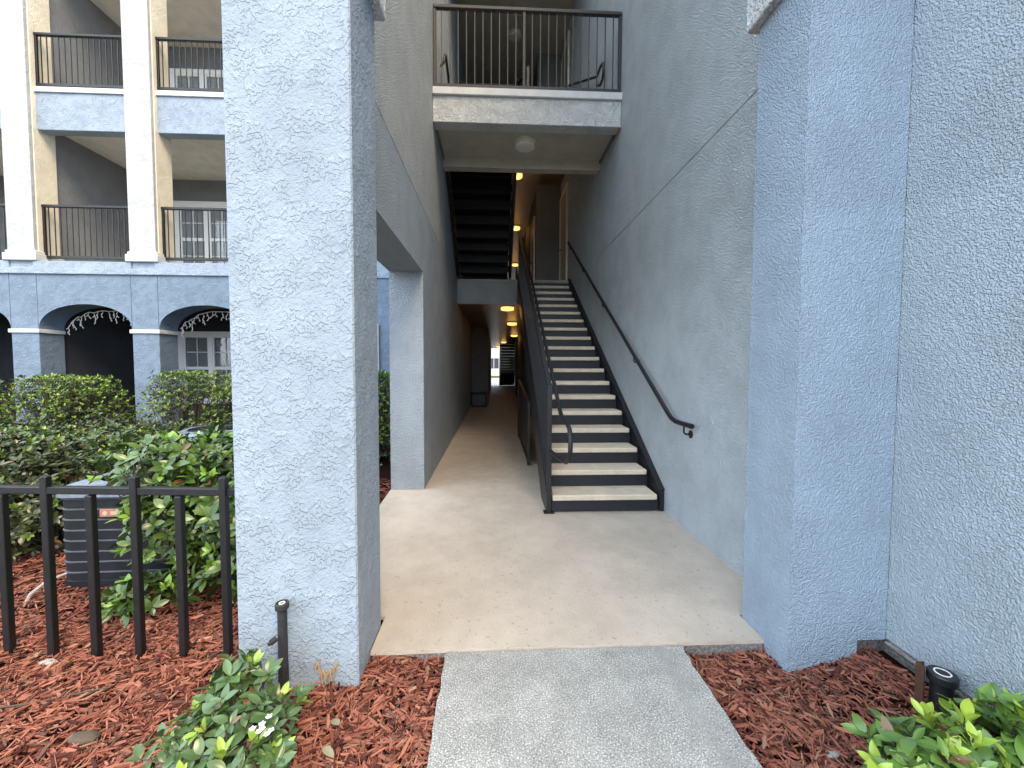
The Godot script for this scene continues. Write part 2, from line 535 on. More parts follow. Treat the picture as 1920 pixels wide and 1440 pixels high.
# ---------------------------------------------------------------- plants
func leaf_mesh(width: float, fold: float, curl: float, tip: float) -> ArrayMesh:
	# a unit leaf along +Z, upper side +Y, folded along its midrib
	var V := PackedVector3Array()
	var N := PackedVector3Array()
	var I := PackedInt32Array()
	var rows := 6
	for i in rows + 1:
		var t := float(i) / rows
		var w := width * pow(sin(PI * pow(t, tip)), 0.75) * 0.5
		if i == 0:
			w = width * 0.05
		if i == rows:
			w = 0.0
		var y := -curl * t * t + 0.25 * curl * t
		for s in [-1.0, -0.5, 0.0, 0.5, 1.0]:
			V.append(Vector3(s * w, y + absf(s) * w * fold - s * s * w * fold * 0.35, t))
	for i in rows:
		for k in 4:
			var a := i * 5 + k
			for q in [a, a + 1, a + 5, a + 1, a + 6, a + 5]:
				I.append(q)
	N.resize(V.size())
	for i in range(0, I.size(), 3):
		var n := (V[I[i + 2]] - V[I[i]]).cross(V[I[i + 1]] - V[I[i]])
		for k in 3:
			N[I[i + k]] += n
	for i in N.size():
		N[i] = N[i].normalized()
		if N[i].y < 0:
			N[i] = -N[i]
	var arr := []
	arr.resize(Mesh.ARRAY_MAX)
	arr[Mesh.ARRAY_VERTEX] = V
	arr[Mesh.ARRAY_NORMAL] = N
	arr[Mesh.ARRAY_INDEX] = I
	var m := ArrayMesh.new()
	m.add_surface_from_arrays(Mesh.PRIMITIVE_TRIANGLES, arr)
	return m

func multi(called: String, mesh: Mesh, m: Material, xf: Array, cols: Array, parent: Node3D = null) -> MultiMeshInstance3D:
	var mm := MultiMesh.new()
	mm.transform_format = MultiMesh.TRANSFORM_3D
	mm.use_colors = true
	mm.mesh = mesh
	mm.instance_count = xf.size()
	for i in xf.size():
		mm.set_instance_transform(i, xf[i])
		mm.set_instance_color(i, cols[i])
	var o := MultiMeshInstance3D.new()
	o.multimesh = mm
	o.material_override = m
	put(o, called, parent)
	o.set_meta("kind", "stuff")
	return o

func shrub(called: String, label: String, category: String, base: Vector3, lumps: Array, o: Dictionary, group := "") -> Node3D:
	# lumps: [centre, radii]; leaves stand in whorls at the ends of twigs
	var root := thing(called, label, category, base, group)
	var r := RandomNumberGenerator.new()
	r.seed = o.seed
	var vol := 0.0
	for l in lumps:
		vol += pow(l[1].x * l[1].y * l[1].z, 0.667)
	var wood := mb()
	var items: Array = []
	var eye := Vector3(0, 1.41, 0)
	for l in lumps:
		var c: Vector3 = l[0]
		var rad: Vector3 = l[1]
		var count: int = int(o.tips * pow(rad.x * rad.y * rad.z, 0.667) / vol)
		for k in count:
			var u: Vector3 = Vector3(r.randfn(), r.randfn(), r.randfn()).normalized()
			if u.y < -0.45 and r.randf() < 0.75:
				u.y = -u.y
			var depth: float = pow(r.randf(), 0.55)
			var s: float = lerpf(0.45, 1.0 + o.get("ragged", 0.08) * r.randf(), depth)
			var p: Vector3 = c + Vector3(u.x * rad.x, u.y * rad.y, u.z * rad.z) * s
			if o.has("flat") and p.y > c.y + rad.y * o.flat:
				p.y = c.y + rad.y * o.flat + r.randf_range(-0.05, 0.03)
			if p.y < base.y + 0.02:
				continue
			var dir: Vector3 = (Vector3(u.x, u.y, u.z) * 0.8 + Vector3.UP * o.get("rise", 0.6) + Vector3(r.randfn(), r.randfn(), r.randfn()) * 0.28).normalized()
			if k % o.get("twigs", 3) == 0:
				var q: Vector3 = base + Vector3((p.x - base.x) * 0.25, 0.0, (p.z - base.z) * 0.25)
				var mid: Vector3 = q.lerp(p, 0.55) + Vector3(r.randfn(), r.randf(), r.randfn()) * 0.03
				tube(wood, [q, mid, p], 0.007, 4, 0.002)
			elif k % 2 == 0:
				tube(wood, [p - dir * o.len * 1.8, p], 0.003, 3, 0.0015)
			var side: Vector3 = dir.cross(Vector3(r.randfn(), r.randfn(), r.randfn())).normalized()
			var n: int = r.randi_range(o.per[0], o.per[1])
			var young: bool = r.randf() < o.get("young", 0.25) and depth > 0.5
			for j in n:
				var a := TAU * j / n * 1.0 + r.randf_range(-0.35, 0.35)
				var rd: Vector3 = side.rotated(dir, a)
				var open: float = r.randf_range(0.75, 1.35) if not young else r.randf_range(0.3, 0.8)
				var z: Vector3 = (dir * cos(open) + rd * sin(open)).normalized()
				var y: Vector3 = (dir - z * dir.dot(z)).normalized()
				var x: Vector3 = y.cross(z)
				var size: float = o.len * r.randf_range(0.65, 1.2) * (0.85 if young else 1.0)
				var at: Vector3 = p + rd * 0.004 - dir * r.randf_range(0.0, o.len * 0.7)
				var col: Color
				if young:
					col = o.new_a.lerp(o.new_b, r.randf())
				else:
					col = o.old_a.lerp(o.old_b, r.randf())
					if r.randf() < o.get("sick", 0.02):
						col = Color(0.13, 0.075, 0.03)
				items.append([Transform3D(Basis(x, y, z).scaled_local(Vector3(size, size, size)), at - base), col, (at - eye).length() / size * (1.0 if depth > 0.55 else 1.8), r.randi() % 3])
	var wo := obj("branches", wood, M.bark, root)
	wo.set_meta("kind", "stuff")
	items.sort_custom(func(a, b): return a[2] < b[2])
	var single: int = o.get("single", 0)
	var rest := [[], [], []]
	var tints := [[], [], []]
	for i in items.size():
		var it = items[i]
		if i < single:
			var lf := MeshInstance3D.new()
			lf.mesh = M.leaf[it[3]]
			lf.material_override = leaf_material(it[1])
			lf.transform = it[0]
			put(lf, "leaf", root)
		else:
			rest[it[3]].append(it[0])
			tints[it[3]].append(it[1])
	for k in 3:
		if rest[k].size():
			multi("foliage", M.leaf[k], M.leafy, rest[k], tints[k], root)
	org = Vector3.ZERO
	return root

var leaf_mats := {}
func leaf_material(c: Color) -> StandardMaterial3D:
	var key := "%d %d %d" % [int(c.r * 60), int(c.g * 40), int(c.b * 60)]
	if not leaf_mats.has(key):
		var m: StandardMaterial3D = M.leafy.duplicate()
		m.vertex_color_use_as_albedo = false
		m.albedo_color = c.linear_to_srgb()
		leaf_mats[key] = m
	return leaf_mats[key]

func bed(x: float, d: float) -> float:
	# height of the mulch: rises towards the wall on the right, uneven everywhere
	var y := -0.062 + 0.018 * sin(x * 2.3 + d * 1.1) + 0.012 * sin(x * 5.1 - d * 4.3)
	if x > 0.9:
		y = -0.075 + 0.10 * smoothstep(1.35, 1.85, x) + 0.008 * sin(x * 9.0 + d * 7.0)
	if x > -0.7 and x < -0.2:
		y = -0.055 + 0.008 * sin(x * 11.0 + d * 7.0)
	return y

func chip_mesh(seed_: int) -> ArrayMesh:
	# a splinter of shredded bark: tapered, skewed slab
	var r := RandomNumberGenerator.new()
	r.seed = seed_
	var st := mb()
	var top: Array[Vector3] = []
	var low: Array[Vector3] = []
	var outline := [[-0.5, -0.25], [-0.42, 0.35], [0.05, 0.5], [0.44, 0.30], [0.5, -0.1], [0.1, -0.5]]
	for q in outline:
		var jx := r.randf_range(-0.08, 0.08)
		var jz := r.randf_range(-0.14, 0.14)
		top.append(Vector3(q[0] + jx, 0.5 + r.randf_range(-0.15, 0.15), q[1] * 0.9 + jz))
		low.append(Vector3(q[0] + jx * 0.5, -0.5, q[1] + jz))
	for i in range(1, 5):
		tri(st, top[0], top[i], top[i + 1], Vector3.ZERO)
	for i in 6:
		var j := (i + 1) % 6
		quad(st, top[i], top[j], low[j], low[i], Vector3.ZERO)
	st.generate_normals()
	return st.commit()

func mulch(called: String, label: String, spots: Array, seed_: int) -> void:
	# spots: [x0, x1, d0, d1, chips per square metre, size]
	var r := RandomNumberGenerator.new()
	r.seed = seed_
	var xf := [[], [], [], []]
	var col := [[], [], [], []]
	for s in spots:
		var n := int((s[1] - s[0]) * (s[3] - s[2]) * s[4])
		for i in n:
			var x := r.randf_range(s[0], s[1])
			var d := r.randf_range(s[2], s[3])
			var big := r.randf()
			var ln: float = s[5] * (r.randf_range(0.024, 0.075) if big < 0.9 else r.randf_range(0.05, 0.10))
			var w: float = s[5] * (r.randf_range(0.0025, 0.0075) if big < 0.82 else r.randf_range(0.008, 0.020))
			var h := r.randf_range(0.002, 0.006)
			var y := bed(x, d) + 0.004 + pow(r.randf(), 2.0) * 0.020
			var b := Basis(Vector3.UP, r.randf() * TAU) * Basis(Vector3.BACK, r.randfn() * 0.16) * Basis(Vector3.RIGHT, r.randfn() * 0.22)
			var k := r.randi() % 4
			xf[k].append(Transform3D(b.scaled_local(Vector3(ln, h, w)), P(x, y, d)))
			var t := r.randf()
			var c := Color(0.175, 0.055, 0.036).lerp(Color(0.34, 0.140, 0.095), r.randf())
			if t < 0.22:
				c = Color(0.065, 0.020, 0.015)
			elif t > 0.955:
				c = Color(0.30, 0.165, 0.11)
			elif t > 0.88:
				c = Color(0.11, 0.06, 0.045)
			col[k].append(c * r.randf_range(0.8, 1.15))
	var root := thing(called, label, "mulch", Vector3.ZERO, "", "stuff")
	for k in 4:
		multi("chips", M.chips[k], M.chip, xf[k], col[k], root)

func bed_sheet(called: String, x0: float, x1: float, d0: float, d1: float, step: float, label: String) -> void:
	var st := mb()
	var nx := int(ceil((x1 - x0) / step))
	var nd := int(ceil((d1 - d0) / step))
	for i in nx:
		for j in nd:
			var v: Array[Vector3] = []
			for q in [[0, 0], [1, 0], [1, 1], [0, 1]]:
				var x: float = lerpf(x0, x1, float(i + q[0]) / nx)
				var d: float = lerpf(d0, d1, float(j + q[1]) / nd)
				v.append(P(x, bed(x, d), d))
			quad(st, v[0], v[1], v[2], v[3], v[0] - Vector3.UP, 1)
	solo(called, st, M.mulch_bed, label, "", "", "structure")

# ---------------------------------------------------------------- the scene
func _ready() -> void:
	rng.seed = 77
	var cam := Camera3D.new()
	cam.name = "camera"
	cam.fov = 86.67
	cam.near = 0.05
	cam.far = 600.0
	cam.transform = Transform3D(Basis(Vector3.UP, -0.0446) * Basis(Vector3.RIGHT, -0.045) * Basis(Vector3.BACK, 0.0037), Vector3(0, 1.413, 0))
	add_child(cam)
	cam.current = true

	var we := WorldEnvironment.new()
	we.name = "world_environment"
	var env := Environment.new()
	var sky := Sky.new()
	var sm := ProceduralSkyMaterial.new()
	sm.sky_top_color = Color(0.86, 0.93, 1.0)
	sm.sky_horizon_color = Color(0.92, 0.955, 1.0)
	sm.sky_curve = 0.2
	sm.ground_bottom_color = Color(0.35, 0.34, 0.32)
	sm.ground_horizon_color = Color(0.6, 0.6, 0.6)
	sm.sun_angle_max = 2.0
	sky.sky_material = sm
	env.background_mode = Environment.BG_SKY
	env.sky = sky
	env.background_energy_multiplier = 1.0
	env.tonemap_mode = Environment.TONE_MAPPER_LINEAR
	env.tonemap_exposure = 4.6
	env.sdfgi_enabled = true
	env.ssao_enabled = true
	env.ssil_enabled = true
	we.environment = env
	add_child(we)

	var sun := DirectionalLight3D.new()
	sun.name = "sun"
	sun.light_color = Color(1.0, 0.92, 0.81)
	sun.light_energy = 0.38
	sun.light_angular_distance = 30.0
	sun.shadow_enabled = true
	sun.look_at_from_position(Vector3(5, 12, 9), Vector3.ZERO, Vector3.UP)
	add_child(sun)

	make_materials()
	M.pane = mat(Color(0.75, 0.8, 0.82, 0.16), 0.03, 0.6)
	M.pane.transparency = BaseMaterial3D.TRANSPARENCY_ALPHA
	M.leaf = [leaf_mesh(0.46, 0.35, 0.22, 0.9), leaf_mesh(0.52, 0.25, 0.30, 0.8), leaf_mesh(0.42, 0.45, 0.12, 1.0)]
	M.chips = [chip_mesh(1), chip_mesh(2), chip_mesh(3), chip_mesh(4)]

	build_ground()
	build_breezeway()
	build_landing()
	build_upper_floors()
	build_stairs()
	build_lamps()
	build_far_end()
	build_neighbour()
	build_yard()

func build_ground() -> void:
	org = Vector3.ZERO
	var st := mb()
	box(st, -260, 260, -0.6, -0.22, -260, 260)
	solo("ground", st, M.earth, "grey open ground of the property all round the building", "", "", "structure")
	bed_sheet("mulch_bed", -6.5, -0.2, 0.3, 7.9, 0.09, "red mulch bed left of the walkway and under the hedges")
	bed_sheet("mulch_bed", 0.9, 1.95, 0.3, 2.3, 0.06, "red mulch bed between walkway and the wall on the right")
	st = mb()
	box(st, -14.0, -6.5, -0.3, -0.075, 0.3, 7.9)
	solo("lawn", st, M.lawn, "green lawn strip at the far left beyond the mulch", "", "", "structure")
	mulch("shredded_mulch", "loose shredded red mulch around the fence and the left pillar", [
		[-2.9, -1.05, 1.2, 2.4, 5200, 1.0], [-1.2, -0.2, 1.1, 2.05, 6200, 1.0], [-3.9, -1.1, 2.4, 3.6, 2600, 1.1], [-5.4, -1.2, 3.6, 5.2, 700, 1.4], [-3.6, -1.05, 0.9, 1.3, 2000, 1.0]], 5)
	mulch("shredded_mulch", "loose shredded red mulch in the corner beside the right pillar", [[0.93, 1.86, 0.95, 2.2, 6000, 1.05]], 6)
	# walkway: worn concrete with broken edges
	st = mb()
	var r := RandomNumberGenerator.new()
	r.seed = 3
	var poly := PackedVector2Array()
	var d := 0.2
	while d < 1.97:
		poly.append(Vector2(-0.237 + r.randf_range(-0.004, 0.005), d))
		d += 0.045
	poly.append(Vector2(-0.231, 1.972))
	poly.append(Vector2(0.968, 1.976))
	d = 1.93
	while d > 0.2:
		poly.append(Vector2(0.953 + r.randf_range(-0.005, 0.005), d))
		d -= 0.045
	prism(st, poly, "y", -0.16, -0.012)
	solo("walkway", st, M.concrete, "worn grey concrete walkway leading up to the breezeway", "", "", "structure")

func build_breezeway() -> void:
	org = Vector3.ZERO
	# floor slab
	var st := mb()
	var poly := PackedVector2Array()
	var r := RandomNumberGenerator.new()
	r.seed = 8
	poly.append(Vector2(-0.608, 2.26))
	var n := 40
	for i in n + 1:
		var t := float(i) / n
		poly.append(Vector2(lerpf(-0.606, 1.40, t), lerpf(1.976, 1.988, t) + r.randf_range(-0.003, 0.003)))
	for q in [[1.40, 2.2], [1.67, 2.2], [1.67, 29.6], [-0.80, 29.6], [-0.80, 4.62], [-1.17, 4.62], [-1.10, 2.6], [-0.80, 2.56], [-0.80, 2.26]]:
		poly.append(Vector2(q[0], q[1]))
	prism(st, poly, "y", -0.02, 0.0)
	solo("floor", st, M.floor, "beige painted concrete floor of the breezeway", "", "", "structure")
	st = mb()
	box(st, -0.60, 1.39, -0.25, -0.021, 1.982, 2.2)
	box(st, -1.09, 1.66, -0.25, -0.021, 2.6, 29.58)
	solo("floor_edge", st, M.floor_edge, "rough grey concrete edge below the beige floor", "", "", "structure")

	# the two front pillars
	var pl := thing("pillar", "pale blue stucco pillar left of the walkway beside the fence", "pillar", P(-0.88, -0.2, 2.0), "pillars at the breezeway entrance", "structure")
	st = mb()
	box(st, -1.143, -0.612, -0.2, 3.2, 1.82, 2.19, 0.007)
	obj("shaft", st, M.stucco, pl)
	st = mb()
	box(st, -1.19, -0.565, 3.201, 3.46, 1.775, 2.235, 0.006)
	obj("cornice_band", st, M.stucco_fascia, pl)
	st = mb()
	box(st, -1.143, -0.615, 3.461, 9.6, 1.82, 2.19, 0.007)
	obj("upper_shaft", st, M.stucco, pl)
	var pr := thing("pillar", "pale blue stucco pillar right of the walkway in the wall corner", "pillar", P(1.65, -0.2, 2.0), "pillars at the breezeway entrance", "structure")
	st = mb()
	prism(st, PackedVector2Array([Vector2(1.402, -0.2), Vector2(1.744, -0.2), Vector2(1.744, 0.103), Vector2(1.884, 0.103), Vector2(1.884, 3.2), Vector2(1.402, 3.2)]), "d", 1.82, 2.175)
	obj("shaft", st, M.stucco_peel, pr)
	st = mb()
	box(st, 1.355, 1.884, 3.201, 3.46, 1.775, 2.22, 0.006)
	obj("cornice_band", st, M.stucco_fascia, pr)
	st = mb()
	box(st, 1.402, 1.884, 3.461, 9.6, 1.82, 2.175, 0.007)
	obj("upper_shaft", st, M.stucco_peel, pr)
	st = mb()
	box(st, 1.746, 1.92, -0.2, 0.098, 1.86, 2.1)
	obj("footing", st, M.floor_edge, pr)

	# wall that comes forward on the right
	var wf := thing("facade_wall", "pale blue stucco wall coming forward at the right edge", "wall", P(3.0, -0.2, 1.0), "", "structure")
	st = mb()
	box(st, 1.888, 6.0, 0.103, 8.4, -1.2, 2.6, 0.006)
	obj("stucco_face", st, M.stucco_wall, wf)
	st = mb()
	box(st, 1.918, 5.95, -0.2, 0.100, -1.15, 2.5)
	obj("footing", st, M.floor_edge, wf)
	st = mb()
	box(st, 1.874, 1.917, 0.086, 0.101, -1.2, 1.815, 0.003)
	box(st, 1.898, 1.917, 0.052, 0.062, -1.2, 1.815, 0.003)
	obj("drip_edge", st, M.floor_edge, wf)

	# left side wall with its opening to the courtyard; a reveal joint runs along it
	var wl := thing("breezeway_wall", "stucco side wall with a tall opening to the courtyard", "wall", P(-0.98, -0.2, 4.4), "", "structure")
	st = mb()
	prism(st, PackedVector2Array([Vector2(2.192, -0.2), Vector2(2.5, -0.2), Vector2(2.5, 2.457), Vector2(4.62, 2.457), Vector2(4.62, -0.2), Vector2(6.62, -0.2), Vector2(6.62, 3.158), Vector2(2.192, 3.158)]), "x", -1.165, -0.79)
	obj("lower_panel", st, M.stucco_side, wl)
	st = mb()
	box(st, -1.165, -0.79, 3.166, 9.6, 2.192, 6.62)
	obj("upper_panel", st, M.stucco_inner, wl)
	st = mb()
	box(st, -1.16, -0.803, 3.1583, 3.1657, 2.2, 6.6)
	obj("reveal_joint", st, M.grey_trim, wl)
	st = mb()
	box(st, -1.165, -0.79, -0.2, 9.6, 6.621, 14.4)
	obj("rear_panel", st, M.stucco_side, wl)

	var wr := thing("breezeway_wall", "stucco side wall behind the stair with the black handrail", "wall", P(1.85, -0.2, 4.4), "", "structure")
	st = mb()
	box(st, 1.663, 2.03, -0.2, 3.158, 2.177, 6.62)
	obj("lower_panel", st, M.stucco_court, wr)
	st = mb()
	box(st, 1.663, 2.03, 3.166, 9.6, 2.177, 6.62)
	obj("upper_panel", st, M.stucco_court, wr)
	st = mb()
	box(st, 1.676, 2.0, 3.1583, 3.1657, 2.2, 6.6)
	obj("reveal_joint", st, M.grey_trim, wr)
	st = mb()
	box(st, 1.663, 2.03, -0.2, 9.6, 6.621, 10.3)
	obj("rear_panel", st, M.stucco_court, wr)

	# mass of the building on both sides and the roof
	st = mb()
	box(st, 2.04, 6.0, -0.2, 9.6, 2.61, 30.0)
	solo("building_mass", st, M.stucco, "plain stucco block of apartments to the right of the breezeway", "building", "", "structure")
	st = mb()
	box(st, -1.3, 6.0, 9.61, 9.9, 6.3, 30.0)
	solo("roof", st, M.soffit, "flat roof slab over the breezeway", "", "", "structure")

	# corridor beyond the stair
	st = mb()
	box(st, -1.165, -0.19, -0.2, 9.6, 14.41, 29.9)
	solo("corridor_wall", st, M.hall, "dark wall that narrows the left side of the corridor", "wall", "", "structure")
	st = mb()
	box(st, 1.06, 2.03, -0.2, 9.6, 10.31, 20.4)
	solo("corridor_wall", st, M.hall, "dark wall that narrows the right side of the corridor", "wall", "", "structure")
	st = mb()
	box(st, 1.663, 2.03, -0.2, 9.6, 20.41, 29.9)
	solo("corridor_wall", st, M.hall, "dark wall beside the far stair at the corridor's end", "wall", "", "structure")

func build_landing() -> void:
	var t := thing("stair_landing", "stair landing with black railing spanning the breezeway overhead", "landing", P(0.43, 4.5, 6.0))
	var x0 := -0.788
	var x1 := 1.661
	var st := mb()
	box(st, x0, x1, 4.54, 4.868, 5.41, 5.60, 0.006)
	obj("front_beam", st, M.stucco_fascia, t)
	st = mb()
	box(st, x0, x1, 4.870, 4.962, 5.375, 5.62, 0.006)
	obj("curb_cap", st, M.trim, t)
	st = mb()
	box(st, x0, x1, 4.60, 4.72, 5.602, 6.42)
	obj("soffit", st, M.soffit, t)
	st = mb()
	box(st, x0, x1, 4.46, 4.90, 6.422, 6.58, 0.005)
	obj("rear_beam", st, M.soffit, t)
	st = mb()
	box(st, x0, x1, 4.722, 4.90, 5.622, 6.42)
	obj("deck", st, M.floor, t)
	st = mb()
	box(st, x0, x0 + 0.03, 4.56, 4.599, 5.603, 6.42)
	obj("edge_strip", st, M.grey_trim, t)
	st = mb()
	box(st, x1 - 0.03, x1, 4.56, 4.599, 5.603, 6.42)
	obj("edge_strip", st, M.grey_trim, t)
	level_guard(t, x0 + 0.005, x1 - 0.005, 4.985, 6.01, 5.45, 0.105, M.bronze, true)
	org = Vector3.ZERO

func door_set(x: float, d0: float, d1: float, y0: float, y1: float, label: String) -> void:
	# a door in a wall that faces the corridor, jambs proud of the wall
	var t := thing("apartment_door", label, "door", P(x, y0, (d0 + d1) / 2), "apartment doors along the upper corridors")
	var st := mb()
	box(st, x - 0.03, x + 0.03, y0, y1, d0, d0 + 0.09, 0.004)
	box(st, x - 0.03, x + 0.03, y0, y1, d1 - 0.09, d1, 0.004)
	box(st, x - 0.032, x + 0.03, y1 + 0.001, y1 + 0.10, d0, d1, 0.004)
	obj("frame", st, M.cream_trim, t)
	st = mb()
	box(st, x - 0.012, x + 0.02, y0 + 0.01, y1, d0 + 0.092, d1 - 0.092)
	obj("panel", st, M.door, t)
	st = mb()
	lathe(st, P(x - 0.012, y0 + 1.0, d1 - 0.17), [[0.0, 0.0], [0.028, 0.0], [0.028, 0.01], [0.012, 0.02], [0.012, 0.035], [0.03, 0.045], [0.026, 0.07], [0.0, 0.075]], 12, Vector3.LEFT)
	obj("knob", st, M.ac_rib, t)
	org = Vector3.ZERO

func build_upper_floors() -> void:
	org = Vector3.ZERO
	var st := mb()
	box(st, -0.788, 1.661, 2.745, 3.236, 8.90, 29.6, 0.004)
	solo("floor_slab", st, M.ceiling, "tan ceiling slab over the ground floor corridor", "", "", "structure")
	st = mb()
	box(st, -0.788, 0.50, 2.735, 3.20, 8.86, 8.898, 0.004)
	box(st, -0.788, 1.661, 3.202, 3.236, 8.848, 8.898, 0.004)
	solo("edge_beam", st, M.stucco_inner, "grey beam along the second floor edge over the corridor", "beam", "", "structure")
	st = mb()
	box(st, -0.788, 1.661, 3.238, 3.264, 8.842, 29.6, 0.004)
	solo("upper_floor", st, M.floor, "beige floor of the second storey corridor", "", "", "structure")
	st = mb()
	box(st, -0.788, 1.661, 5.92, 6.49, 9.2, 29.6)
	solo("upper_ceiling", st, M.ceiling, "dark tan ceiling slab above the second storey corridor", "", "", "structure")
	st = mb()
	box(st, -0.788, 1.661, 6.494, 6.53, 9.17, 29.6)
	solo("top_floor", st, M.floor, "floor of the third storey corridor", "", "", "structure")
	st = mb()
	box(st, -0.788, 1.661, 9.08, 9.3, 6.4, 29.6)
	solo("top_ceiling", st, M.soffit, "tan ceiling above the third storey landing", "", "", "structure")
	st = mb()
	box(st, -0.185, 1.05, 6.532, 9.078, 13.0, 13.1)
	solo("end_wall", st, M.ceiling, "dark wall closing the third storey corridor", "wall", "", "structure")
	door_set(1.662, 9.30, 10.29, 3.266, 5.45, "cream framed door at the top of the first stair")
	door_set(1.059, 10.72, 11.6, 3.266, 5.20, "second cream framed door further along the second storey")
	door_set(1.662, 9.30, 10.29, 6.532, 8.75, "cream framed door on the third storey behind the railing")
	var g := thing("guard_railing", "black guard railing on the third storey behind the landing", "railing", P(-0.17, 6.53, 9.0))
	level_guard(g, -0.785, 0.46, 6.60, 7.58, 9.22, 0.105, M.steel)
	org = Vector3.ZERO
	st = mb()
	box(st, 0.40, 0.68, 8.98, 9.079, 9.05, 9.14, 0.006)
	solo("emergency_light", st, M.cream_trim, "small cream box on the third storey ceiling", "light")

func build_stairs() -> void:
	# ground floor to second floor
	var t := thing("staircase", "straight black steel stair with beige treads and picket guard", "staircase", P(1.08, 0.0, 6.3))
	stairs(t, 0.553, 1.612, 0.0, 0.1718, 3.818, 0.28, 18, 1, M.tread, 0.53)
	sloped_guard(t, 0.531, 3.845, 0.21, 8.90, 3.30, 1.0, 0.21)
	var st := mb()
	var y := func(d: float) -> float: return 1.19 + (d - 4.05) * 0.6136
	tube(st, [P(0.615, y.call(8.9), 8.9), P(0.615, y.call(6.0), 6.0), P(0.615, y.call(4.05), 4.05), P(0.615, 1.02, 3.80), P(0.615, 0.955, 3.66), P(0.615, 0.935, 3.5), P(0.615, 0.93, 3.36), P(0.612, 0.90, 3.25), P(0.610, 0.83, 3.19), P(0.608, 0.74, 3.18), P(0.604, 0.66, 3.22), P(0.60, 0.615, 3.32), P(0.58, 0.60, 3.5), P(0.555, 0.60, 3.7), P(0.54, 0.60, 3.83)], 0.019, 10)
	for d in [4.3, 5.6, 6.9, 8.2]:
		tube(st, [P(0.615, y.call(d) - 0.015, d), P(0.60, y.call(d) - 0.06, d), P(0.54, y.call(d) - 0.06, d)], 0.007, 6)
	obj("handrail", st, M.steel, t)
	org = Vector3.ZERO

	t = thing("wall_handrail", "black pipe handrail sloping along the stair wall", "handrail", P(1.6, 0.9, 6.0))
	st = mb()
	var w := func(d: float) -> float: return 0.945 + (d - 3.594) * 0.5933
	tube(st, [P(1.60, w.call(8.885), 8.885), P(1.60, w.call(6.0), 6.0), P(1.60, w.call(3.68), 3.68), P(1.60, 0.948, 3.59), P(1.60, 0.928, 3.50), P(1.60, 0.926, 3.40), P(1.60, 0.928, 3.20)], 0.021, 12)
	obj("pipe", st, M.steel, t)
	for d in [3.34, 4.6, 6.0, 7.4, 8.7]:
		st = mb()
		var yy: float = 0.926 if d < 3.5 else w.call(d)
		tube(st, [P(1.60, yy - 0.015, d), P(1.60, yy - 0.07, d), P(1.615, yy - 0.085, d), P(1.655, yy - 0.085, d)], 0.008, 8)
		lathe(st, P(1.662, yy - 0.085, d), [[0.0, 0.0], [0.035, 0.0], [0.035, 0.006], [0.0, 0.012]], 14, Vector3.LEFT)
		obj("bracket", st, M.steel, t)
	org = Vector3.ZERO

	# framed screen that closes the space under the stair
	t = thing("understair_screen", "dark framed screen closing the space under the stair", "screen", P(0.5, 0.0, 6.8))
	st = mb()
	box(st, 0.475, 0.515, 0.0, 0.90, 5.70, 5.74, 0.004)
	box(st, 0.475, 0.515, 0.0, 1.14, 8.0, 8.04, 0.004)
	box(st, 0.475, 0.515, 0.06, 0.10, 5.741, 7.999, 0.003)
	bar(st, P(0.495, 0.885, 5.741), P(0.495, 1.12, 7.999), 0.04, 0.04, 0.003)
	obj("frame", st, M.steel, t)
	st = mb()
	prism(st, PackedVector2Array([Vector2(5.742, 0.101), Vector2(7.998, 0.101), Vector2(7.998, 1.09), Vector2(5.742, 0.86)]), "x", 0.490, 0.498)
	obj("panel", st, M.riser, t)
	org = Vector3.ZERO

	# second floor to the landing, climbing towards the viewer; seen from below
	t = thing("staircase", "dark stair flight seen from below under the landing", "staircase", P(-0.15, 3.264, 7.9))
	stairs(t, -0.735, 0.32, 3.266, 0.1636, 9.12, 0.28, 9, -1, M.black_steel, 0.45)
	sloped_guard(t, 0.345, 9.09, 3.46, 6.62, 4.93, 1.0, 0.19)
	st = mb()
	tube(st, [P(-0.70, 4.25, 8.9), P(-0.70, 5.79, 6.45), P(-0.70, 5.84, 6.3), P(-0.70, 5.86, 6.1), P(-0.70, 5.80, 6.0), P(-0.71, 5.70, 5.98), P(-0.76, 5.64, 6.0)], 0.019, 8)
	obj("handrail", st, M.steel, t)
	org = Vector3.ZERO
	t = thing("staircase", "upper stair flight rising from the landing to the third storey", "staircase", P(1.08, 4.9, 7.9))
	stairs(t, 0.553, 1.612, 4.902, 0.1628, 6.62, 0.28, 9, 1, M.tread, 0.53)
	sloped_guard(t, 0.531, 6.64, 5.10, 9.12, 6.55, 1.0, 0.19)
	st = mb()
	tube(st, [P(1.60, 7.45, 9.0), P(1.60, 6.00, 6.62), P(1.60, 5.93, 6.5), P(1.60, 5.92, 6.25), P(1.60, 5.86, 6.12), P(1.60, 5.74, 6.10), P(1.60, 5.66, 6.16), P(1.60, 5.66, 6.3), P(1.60, 5.74, 6.42)], 0.019, 8)
	obj("handrail", st, M.steel, t)
	org = Vector3.ZERO

